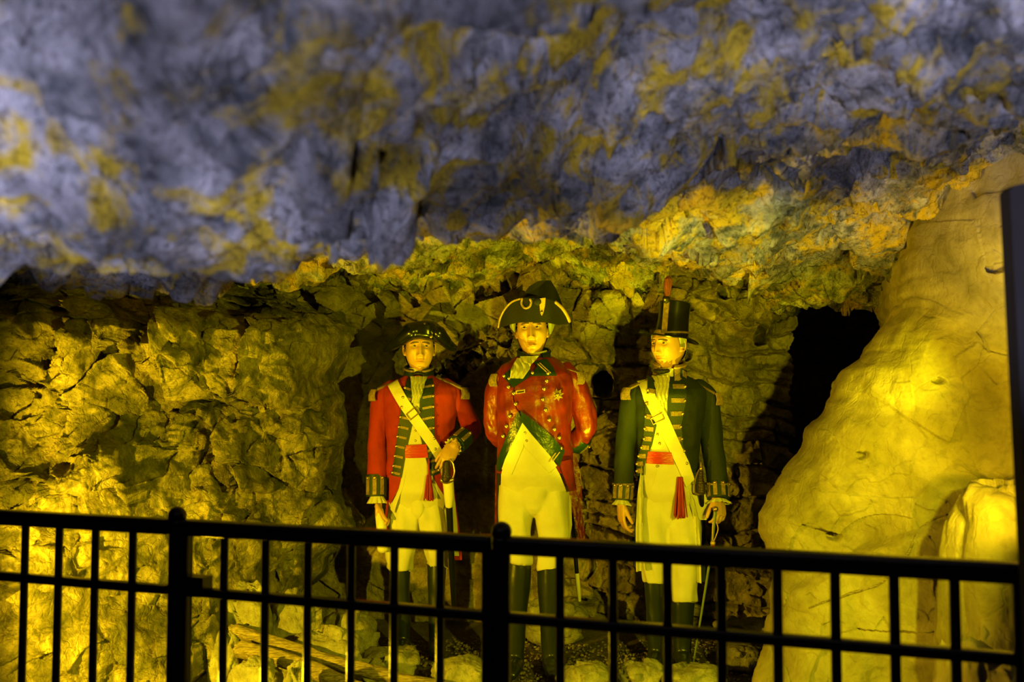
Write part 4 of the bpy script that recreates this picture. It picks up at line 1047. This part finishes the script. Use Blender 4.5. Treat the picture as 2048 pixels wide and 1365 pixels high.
# high collar, stock, ruffle
collar(coat, P(1067, 728, .012), P(1068, 700, .010), .088, .082, .55, GREENG, BLK, 0, .003)
m = M(); m.tube([P(1066, 728, .0), P(1066, 712, .0)], [.066, .060], 28, round_caps=False); m.build('neck_stock', BLK, body)
m = M(); pts = [Vector((.068 * math.sin(a), -.066 * math.cos(a), .012 * abs(a))) + P(1066, 709, .0) for a in (-.2, .2, .6, 1.0, 1.3)]; m.tube(pts, .005, 8, sub=3); m.build('shirt_edge', LINEN, body)
jabot(body, (([(1030, 722), (1022, 738), (1020, 757)], [(1062, 722), (1060, 738), (1046, 758)], .024, 240), ([(1034, 716), (1028, 728), (1026, 742)], [(1070, 716), (1062, 730), (1056, 744)], .044, 200), ([(1040, 713), (1042, 719), (1044, 726)], [(1078, 712), (1072, 720), (1064, 728)], .058, 170)), 5)
# skirts and tails
m = M(); m.strip(q((1118, 925), (1126, 950), (1140, 985)), q((1144, 920), (1150, 950), (1156, 985)), f.yf(.004), .008, 14, 5); m.build('coat_skirt', RED2, coat)
tb = lambda x, z_: .10
m = M(); m.strip(f.poly([(1105, 920), (1128, 980), (1146, 1030), (1160, 1088)], .10), f.poly([(1150, 905), (1162, 950), (1166, 1040), (1174, 1094)], .10), tb, .012, 24, 8, .003, 2); m.build('coat_tail', RED2, coat)
m = M(); m.strip(f.poly([(1105, 930), (1118, 1000), (1122, 1060), (1118, 1118)], .08), f.poly([(1120, 930), (1142, 1000), (1144, 1050), (1138, 1085)], .08), lambda x, z_: .080, .010, 22, 6, .002); m.build('tail_lining', CREAM, coat)
m = M(); m.strip(f.poly([(991, 930), (990, 1000), (989, 1060)], .09), f.poly([(1010, 930), (1003, 1000), (1001, 1060)], .09), lambda x, z_: .090, .012, 20, 4, .002); m.build('coat_tail', RED2, coat)
m = M(); m.strip(f.poly([(993, 944), (994, 1000), (993, 1055)], .05), f.poly([(1001, 946), (1001, 1000), (999, 1055)], .05), lambda x, z_: .06, .008, 20, 3); m.build('tail_lining', BLK, coat)
m = M()
for a, b in (((1152, 946), (1160, 946)), ((1153, 957), (1161, 956)), ((1154, 972), (1162, 971)), ((1160, 946), (1162, 971))):
    m.tube([P(a[0], a[1], .082), P(b[0], b[1], .082)], .0028, 6)
m.build('pocket_lace', GOLDM, coat)

# bicorne with front flap, taller rear flap, gold lace
hat = M()
hat_loft(hat, [(1000, 640, 652, .02, .0), (1012, 620, 650, .06, .0), (1030, 603, 647, .10, .0), (1052, 596, 645, .118, .0), (1080, 595, 645, .122, .0), (1105, 603, 647, .10, .0), (1124, 620, 648, .06, .0), (1136, 640, 650, .02, .0)])
hat = hat.fused('hat', FELT, body, .004, 3)
def flap(name, top, bot, dy, bow, t=.008, n=28, mat=FELT, lean=0.0, parent=hat):
    A = f.poly(top, dy); B = f.poly(bot, dy); x0 = (A[0][0] + A[-1][0]) / 2; w_ = abs(A[-1][0] - A[0][0]) / 2; zb = sum(b[1] for b in B) / len(B)
    yy = lambda x, z_: dy + bow * min(abs((x - x0) / w_), 1.0) ** 2 - lean * (z_ - zb) + .004 * math.sin(x * 60)
    m = M(); m.strip(A, B, yy, t, n, 8); return m.build(name, mat, parent), yy
fl, fy = flap('front_flap', [(995, 653), (999, 634), (1010, 615), (1024, 602), (1042, 596), (1066, 597), (1090, 597), (1108, 601), (1124, 612), (1137, 630), (1142, 641)], [(997, 655), (1003, 652), (1014, 650), (1024, 647), (1040, 645), (1066, 645), (1090, 645), (1104, 647), (1118, 649), (1130, 647), (1141, 643)], -.135, .12, .010, 40)
flap('rear_flap', [(1020, 640), (1040, 600), (1058, 574), (1077, 562), (1101, 562), (1112, 580), (1122, 606), (1130, 640)], [(1022, 645), (1040, 645), (1058, 645), (1077, 645), (1095, 645), (1110, 645), (1122, 645), (1130, 645)], .10, -.05, .012, 30)
def lace_line(pts, r, name='hat_lace', par=None, off=.006, wide=2.2, mat=GOLDM, dy=-.135):
    m = M(); P_ = [Vector((x, fy(x, zz) - .010 - off, zz)) for x, zz in f.poly(pts, dy)]; m.tube(P_, r, 8, sub=3, wide=(0, 0, 1) if wide > 1 else None, ratio=1); return m.build(name, mat, par or fl)
lace_line([(996, 652), (1000, 634), (1010, 616), (1024, 603), (1040, 598)], .0050)
lace_line([(1112, 604), (1126, 615), (1136, 629), (1141, 640)], .0085)
lace_line([(1044, 598), (1043, 608), (1048, 616), (1054, 617), (1060, 613), (1062, 605), (1060, 600)], .0060, 'hat_cord')
m = M(); m.strip(f.poly([(1079, 598), (1079, 612), (1080, 626), (1083, 632)], -.135), f.poly([(1091, 596), (1090, 612), (1087, 626), (1084, 632)], -.135), lambda x, zz: fy(x, zz) - .010, .007, 16, 4); cs = m.build('cockade_strap', GOLDM, fl)
m = M(); c = f.xz(1083.5, 625, -.135); button(m, (c[0], fy(*c) - .020, c[1]), .0075); m.build('hat_button', BRASS, cs)
m = M(); c = f.xz(1075, 604, -.135); m.ball((c[0], fy(*c) - .012, c[1]), (.020, .008, .020), 20, 10); m.build('cockade', BLK, fl)

# sword whose scabbard tip shows behind the right boot
top = P(1140, 985, .15); sw = tag(empty('sword', f.root_loc + top), 'sword hanging behind the middle figure, pale scabbard tip beside the boot', 'sword')
S = lambda px, py, dy: P(px, py, dy) - top
m = M(); m.tube([S(1140, 985, .15), S(1148, 1080, .16), S(1154, 1150, .17)], [.014, .012, .010], 14, sub=3); m.build('scabbard', LACQ, sw)
m = M(); m.tube([S(1154, 1149, .17), S(1157, 1180, .175), S(1159, 1202, .18)], [.0115, .0110, .008], 14, sub=3); m.build('scabbard_tip', BRASS if False else LEATHERW, sw)
m = M(); m.tube([S(1134, 955, .15), S(1138, 978, .15)], [.014, .017], 14, sub=1); m.tube([S(1126, 982, .15), S(1150, 980, .15)], .006, 8); m.build('hilt', HORN, sw)

# ---- right figure: dark green coat, tall black hat with a plume, cane in hand
f = Fig(1335, 5.05); P = f.p; q = lambda *pts: f.poly(pts)
yaw = math.radians(-45)
body = M(); hc = P(1337, 687, .0) + Vector((0, 0, -.012)); SCH = (1.0, 1.02, 1.09)
pit = math.radians(2)
loc, R = head_geo(body, hc, SCH, yaw, pit); R = Matrix.Rotation(yaw, 3, 'Z') @ Matrix.Rotation(pit, 3, 'X'); ears(body, loc, R)
body.tube([hc + Vector((0, .012, -.06)), P(1338, 755, .01), P(1338, 785, .01)], [.050, .054, .08], 24)
body.tube([P(1338, 785, .01), P(1336, 840, .0), P(1334, 900, .0), P(1336, 960, .0)], [.10, .11, .095, .10], 28, wide=(1, 0, 0), ratio=1.25)
LW = P(1242, 1008, -.06); RW = P(1436, 1000, -.09)
body.tube([P(1282, 785, .01), P(1256, 860, .0), P(1248, 930, -.02), LW], [.042, .034, .030, .024], 16, sub=3)
body.tube([P(1404, 785, .01), P(1425, 860, .02), P(1432, 930, -.02), RW], [.042, .034, .030, .024], 16, sub=3)
for a, b, c in (((1312, 960), (1308, 1090), (1312, 1290)), ((1362, 960), (1368, 1100), (1366, 1300))):
    body.tube([P(*a), P(*b), P(*c)], [.065, .042, .025], 16, sub=3)
hand_geo(body, LW, (.02, -.12, -1), (.75, .25, 0), (.45, -1, 0), (.45, .7, .85, .95), .98, thumb=(.95, .35, .35))
hand_geo(body, RW, (-.02, -.62, -.72), (-.45, .55, -.6), (-1, -.1, 0), (.95, 1.15, 1.2, 1.2), 1.0, thumb=(1.0, .45, .5), prox=(.35, .6, .7, .8))
body = body.fused('person', SKIN, None, .0028, 1); body.location = f.root_loc
tag(body, 'waxwork figure in dark green coat and tall black plumed hat, looking aside', 'person'); color_lips(body, loc, R, SCH)
face_parts(body, loc, R, SCH, .0)
hm = M(); head_geo(hm, hc, (1.0, 1.02, 1.06), yaw, off=.009, face=False, n=60, keep=lambda a, b, c: (b > .22 or (abs(a) > .90 and b > -.12 and c > -.06)) and c > -.52 and not (b < .45 and c < -.15)); hm.build('hair', HAIR_G, body)
m = M()
for sx in (-1, 1):
    for k in range(5): m.tube([loc((sx * .074, -.024 + .010 * k, .070)), loc((sx * .084, -.020 + .011 * k, .040)), loc((sx * .083, -.012 + .012 * k, .012 - .006 * (k < 2)))], [.005, .0075, .003], 8, sub=4)
m.build('side_hair', HAIR_G, body)

f.torso([(748, 1312, 1364, .062, .01), (756, 1298, 1380, .076, .01), (766, 1280, 1396, .092, .005), (778, 1264, 1412, .108, .0), (792, 1264, 1412, .124, -.005), (830, 1268, 1408, .130, -.005), (870, 1273, 1402, .122, -.005), (905, 1274, 1398, .114, -.005), (950, 1274, 1398, .118, -.005), (985, 1278, 1398, .118, 0), (1040, 1280, 1396, .11, 0)])
z = lambda py: f.xz(1336, py)[1]
m = M(); f.loft(m, z(948), z(748), 46, wr=.0012); coat = m.fused('coat', GREENC, body, .006, 2, folds(.0035, .06, 73))
yf0 = f.yf(0); yf1 = f.yf(.004); yf2 = f.yf(.008)
m = M(); m.tube([P(1284, 778, 0), P(1266, 800, 0), P(1258, 850, 0), P(1250, 905, -.015), P(1247, 966, -.04)], [.050, .056, .053, .050, .046], 26, sub=4)
m.fused('sleeve', GREENC, coat, .006, 2, folds(.005, .06, 78))
m = M(); m.tube([P(1396, 776, 0), P(1414, 800, .005), P(1420, 850, .015), P(1427, 905, .0), P(1434, 962, -.045)], [.050, .060, .062, .058, .052], 26, sub=4)
m.fused('sleeve', GREENC, coat, .006, 2, folds(.005, .06, 82))
a, b = P(1246, 968, -.042), P(1244, 1002, -.055); cf = cuff(coat, a, b, .050, (-.9, -.3, .35, .95)); ruffle(body, P(1244, 1001, -.055), b - a, .038, .026)
m = M(); m.tube([a + Vector((.051 * math.cos(t), .051 * math.sin(t), 0)) for t in [k * .4 for k in range(17)]], .005, 8); m.build('cuff_edge', LACE, cf)
a, b = P(1435, 968, -.05), P(1437, 1000, -.085); cf = cuff(coat, a, b, .055, (-1.1, -.42, .28, 1.0)); ruffle(body, P(1437, 1000, -.088), (.0, -.3, -1), .046, .020, amp=.18)
m = M(); m.tube([a + Vector((.056 * math.cos(t), .056 * math.sin(t), 0)) for t in [k * .4 for k in range(17)]], .006, 8); m.build('cuff_edge', LACE, cf)
m = M(); m.strip(q((1318, 760), (1318, 830), (1308, 870), (1294, 935)), q((1340, 760), (1342, 830), (1346, 905), (1352, 950)), yf0, .008, 30, 8); m.build('waistcoat', CREAM, body)
for px, py in ((1319, 888), (1315, 870), (1315, 933)): m = M(); c = f.xz(px, py); button(m, (c[0], yf1(*c) - .010, c[1]), .0066); m.build('button', BRASS, body)
m = M(); m.strip(q((1297, 904), (1295, 916), (1294, 928)), q((1342, 905), (1346, 918), (1348, 930)), f.yf(.008), .012, 10, 10, .0015, 3); m.build('sash', SASH, body)
BG = .022
lapel(q((1300, 752), (1292, 800), (1290, 835), (1288, 880), (1276, 925), (1276, 955)), q((1318, 758), (1316, 800), (1314, 846), (1305, 890), (1290, 930), (1289, 952)), [.14, .27, .40, .52, .62, .71, .80, .88, .95], coat, bw=BG)
lapel(q((1374, 762), (1372, 800), (1362, 850), (1366, 890), (1374, 915), (1376, 950)), q((1342, 762), (1334, 800), (1334, 840), (1342, 880), (1352, 915), (1362, 950)), [.06, .21, .35, .49, .62, .75, .88], coat, out_side=1, bw=BG)
cl = collar(coat, P(1338, 762, .005), P(1340, 724, .0), .088, .078, .50, LACE, GOLDM, -.35, .006)
# tongue-shaped dark patch inside the gold collar front
for rr, mt in ((.0135, GREENF), (.009, LACE)):
    m = M(); nrm = Vector((.72, -.70, 0)).normalized(); c = P(1339, 744, .0025) + Vector((0, 0, -.014)) + nrm * (.086 if mt is GREENF else .089); sd = Vector((nrm.y, -nrm.x, 0)) * -1
    m.rings([[tuple(c + sd * (a * .024 * rr / .0135) + Vector((0, 0, b * .024 * rr / .0135 + a * -.006)) + nrm * e) for a, b in ((-1, -1), (1, -1), (1, 1), (-1, 1))] for e in (-.004, .004)]); m.build('collar_patch', mt, cl, smooth=False)
m = M(); m.tube([P(1334, 754, .0), P(1334, 738, .0)], [.064, .062], 28, round_caps=False); m.build('shirt_collar', LINEN, body)
m = M(); m.tube([P(1310, 742, -.055), P(1320, 744, -.072), P(1336, 742, -.070)], [.010, .014, .010], 12, sub=3); m.build('neck_stock', BLK, body)
jabot(body, (([(1316, 762), (1312, 785), (1316, 824)], [(1336, 762), (1334, 785), (1324, 828)], .014, 420), ([(1310, 764), (1311, 778), (1312, 800)], [(1338, 764), (1336, 780), (1330, 804)], .028, 340), ([(1308, 751), (1310, 760), (1312, 768)], [(1342, 751), (1340, 760), (1336, 768)], .042, 300)), 9)
belt(body, q((1280, 762), (1288, 800), (1310, 845), (1335, 895), (1356, 938), (1372, 975)), q((1300, 757), (1312, 795), (1334, 832), (1356, 880), (1378, 925), (1390, 960)), f.yf(.012), LEATHERW, q((1301, 838), (1322, 826), (1327, 838), (1306, 849)))
epaulette(f, coat, P(1308, 755, -.02), P(1262, 775, -.01), -1); epaulette(f, coat, P(1374, 758, -.02), P(1424, 786, -.01), 1)
# breeches
m = M(); m.tube([P(1332, 925, 0), P(1334, 960, 0), P(1336, 1000, 0), P(1336, 1030, 0)], [.090, .100, .106, .09], 30, wide=(1, 0, 0), ratio=1.32)
m.tube([P(1310, 1000, 0), P(1308, 1050, -.01), P(1309, 1100, -.015), P(1310, 1150, -.01), P(1310, 1166, -.01)], [.086, .080, .072, .062, .058], 26, sub=4, round_caps=False)
m.tube([P(1358, 1000, 0), P(1364, 1060, -.02), P(1367, 1120, -.03), P(1368, 1180, -.03), P(1368, 1202, -.03)], [.086, .086, .078, .070, .066], 26, sub=4, round_caps=False)
m.fused('breeches', CREAM, body, .006, 4, folds(.013, .08, 91))
m = M(); m.strip(q((1294, 918), (1288, 950), (1286, 1030)), q((1348, 918), (1362, 950), (1394, 1030)), fall(f, 985), .007, 24, 14); m.build('breeches_fall', CREAM, body)
m = M(); m.strip(q((1300, 955), (1297, 970), (1303, 976)), q((1314, 940), (1310, 955), (1308, 968)), f.yf(.002), .008, 8, 4); m.build('waistcoat_flap', CREAM, body)
boots(f, body, [(P(1308, 1140, -.005), .050, P(1312, 1280, .0), .042, P(1304, 1318, -.20), 'l'), (P(1366, 1180, -.01), .060, P(1364, 1285, .0), .046, P(1372, 1322, -.20), 'r')], BOOT)
# long cream turnbacks and tails
m = M(); m.strip(q((1285, 930), (1276, 1000), (1273, 1060)) + f.poly([(1272, 1144)], -.10), q((1288, 932), (1288, 1000), (1285, 1060)) + f.poly([(1284, 1142)], -.10), lambda x, zz: -.085 - .02 * min(1, max(0, (1.0 - zz))) + .006 * math.sin(x * 300), .010, 30, 6); m.build('skirt_turnback', CREAM, coat)
m = M(); m.strip(q((1362, 950), (1376, 985), (1388, 1030), (1394, 1090), (1396, 1168)), q((1370, 950), (1386, 985), (1398, 1030), (1403, 1090), (1405, 1170)), lambda x, zz: -.075 - .02 * min(1, max(0, (1.0 - zz))) + .006 * math.sin(x * 300), .010, 30, 6); m.build('skirt_turnback', CREAM, coat)
m = M(); m.strip(f.poly([(1372, 972), (1388, 1000), (1395, 1030), (1398, 1040)], -.06), f.poly([(1392, 968), (1410, 990), (1424, 1005), (1412, 1040)], -.06), lambda x, zz: -.06, .012, 16, 6); m.build('skirt_turnback', CREAM, coat)
bk = lambda x, zz: .085
m = M(); m.strip(f.poly([(1276, 940), (1270, 1040), (1268, 1130)], .09), f.poly([(1330, 940), (1320, 1040), (1310, 1130)], .09), bk, .010, 20, 6, .002); m.build('coat_tail', GREENC, coat)
m = M(); m.strip(f.poly([(1345, 940), (1360, 1040), (1370, 1160)], .09), f.poly([(1402, 940), (1408, 1040), (1410, 1164)], .09), bk, .010, 20, 6, .002); m.build('coat_tail', GREENC, coat)
m = M(); c = f.xz(1359, 955); tassel(m, (c[0], yf1(*c) - .022, c[1]), .195, .012, .034, 46, 6); m.build('sash_tassel', TASS, body)

# tall hat
ax0 = P(1344, 667, -.004); ax1 = P(1350, 606, .002); d = (ax1 - ax0).normalized()
m = M(); m.tube([ax0 - d * .02, ax0, ax0.lerp(ax1, .5), ax1 - d * .004], [.094, .094, .088, .091], 48, sub=3, round_caps=False, wide=(1, 0, 0), ratio=.89); m.tube([ax1 - d * .004, ax1 + d * .001], [.091, .085], 48, round_caps=False, wide=(1, 0, 0), ratio=.89)
hat = m.build('hat', LACQ, body, sharp=35)
m = M(); n = 64; rows = []
for t, yo in ((0, 0), (.35, 0), (.7, 0), (1, 0), (1.03, -.004), (1, -.008), (.7, -.006), (.35, -.006), (0, -.006)):
    ring = []
    for k in range(n):
        th = 2 * math.pi * k / n; c_, s_ = math.cos(th), math.sin(th); r = .080 + .062 * t * (1 + .10 * abs(c_)); xo = -.016 * t; y = r * s_ * 1.08; x = r * c_ + xo
        up = .012 * t * t * abs(c_) - .045 * t * max(0, c_) ** 2 - .012 * t * max(0, -s_); ring.append(tuple(ax0 + Vector((x, y, up + yo - .012 - .05 * x))))
    rows.append(ring)
m.rings(rows, closed_ends=False); m.build('hat_brim', LACQ, hat)
m = M(); m.tube([ax0 + d * .000 + Vector((.0855 * math.cos(t), .0955 * math.sin(t), 0)) for t in [k * .25 for k in range(26)]], .0055, 8); m.build('hat_band', LACE, hat)
nrm = Vector((-.55, -.84, 0)).normalized(); sd = Vector((nrm.y, -nrm.x, 0)).normalized() * -1
b0 = ax0 + nrm * .092; b1 = ax1 + nrm * .088 + Vector((-.004, 0, .004)); m = M()
m.rings([[tuple(p + sd * (x * .014) + nrm * e) for x, e in ((-1, -.002), (1, -.002), (1, .005), (-1, .005))] for p in (b0 - d * .004, b0.lerp(b1, .5), b1)]); m.build('cockade_strap', LACE, hat, smooth=False)
m = M(); m.ball(b1 + nrm * .006 + Vector((0, 0, .004)), (.019, .014, .019), 18, 12); m.build('cockade', BLK, hat)
m = M(); button(m, b1 + nrm * .022 + Vector((0, 0, .004)), .0075); m.build('hat_button', BRASS, hat)
m = M(); pl = b1 + Vector((0, 0, .014)); m.tube([pl, pl + Vector((.002, 0, .022)), pl + Vector((.004, 0, .060)), pl + Vector((.006, 0, .092)), pl + Vector((.007, 0, .104))], [.009, .014, .020, .018, .008], 18, sub=4); m.fused('plume', PLUME, hat, .0028, 1, lambda x, y, zz: .0022 * np.sin(np.arctan2(y - pl.y, x - pl.x) * 14 + zz * 20))

# cane with cord and tassel, in the hand
top = P(1427, 1030, -.17); cn = tag(empty('walking_cane', f.root_loc + top), 'thin greenish cane with a knotted tassel cord held by green-coated figure', 'cane')
S = lambda px, py, dy: P(px, py, dy) - top
tip = S(1385, 1338, -.10)
m = M(); m.tube([S(1430, 1020, -.17), S(1428, 1050, -.17), S(1418, 1132, -.15), tip], [.0075, .0070, .0062, .0045], 12, sub=4); m.build('shaft', simple('greenish_cane', (.16, .20, .06), .35), cn)
m = M(); m.ball(S(1431, 1019, -.175), .014, 16, 10); m.build('knob', BRASS, cn)
m = M(); m.tube([S(1433, 1045, -.19), S(1436, 1060, -.19), S(1429, 1080, -.19), S(1426, 1086, -.19)], .0028, 8, sub=4); m.tube([S(1426, 1045, -.19), S(1425, 1062, -.19), S(1426, 1082, -.19), S(1426, 1086, -.19)], .0028, 8, sub=4); m.build('cord', GOLDM, cn)
m = M(); m.ball(S(1426, 1087, -.19), (.013, .013, .012), 16, 10); m.build('knot', GOLDM, cn)
m = M(); tassel(m, S(1426, 1091, -.19), .055, .008, .012, 16, 4); m.build('tassel', TASS, cn)
# sword at the hip
hp = P(1402, 955, -.10); sw = tag(empty('sword', f.root_loc + hp), 'sword with dark ribbed grip at the hip of the green-coated figure', 'sword')
S = lambda px, py, dy=-.10: P(px, py, dy) - hp
m = M(); m.tube([S(1402, 944), S(1401, 956), S(1402, 972), S(1402, 984)], [.011, .015, .022, .022], 20, sub=5)
m.fused('grip', HORN, sw, .0025, 1, lambda x, y, zz: .0012 * np.sin(zz * 500))
m = M(); m.ball(S(1402, 938), (.010, .010, .013), 16, 10); m.tube([S(1402, 926), S(1402, 934)], [.004, .006], 8); m.build('pommel', BRASS, sw)
m = M(); m.tube([S(1398, 940, -.105), S(1391, 958, -.11), S(1389, 984, -.11), S(1396, 989, -.11), S(1404, 989, -.11)], .0042, 8, sub=4); m.build('knuckle_guard', BRASS, sw)
m = M(); m.tube([S(1402, 988, -.09), S(1406, 1060, .00), S(1414, 1150, .10)], [.015, .013, .010], 14, sub=4); m.build('scabbard', LACQ, sw)
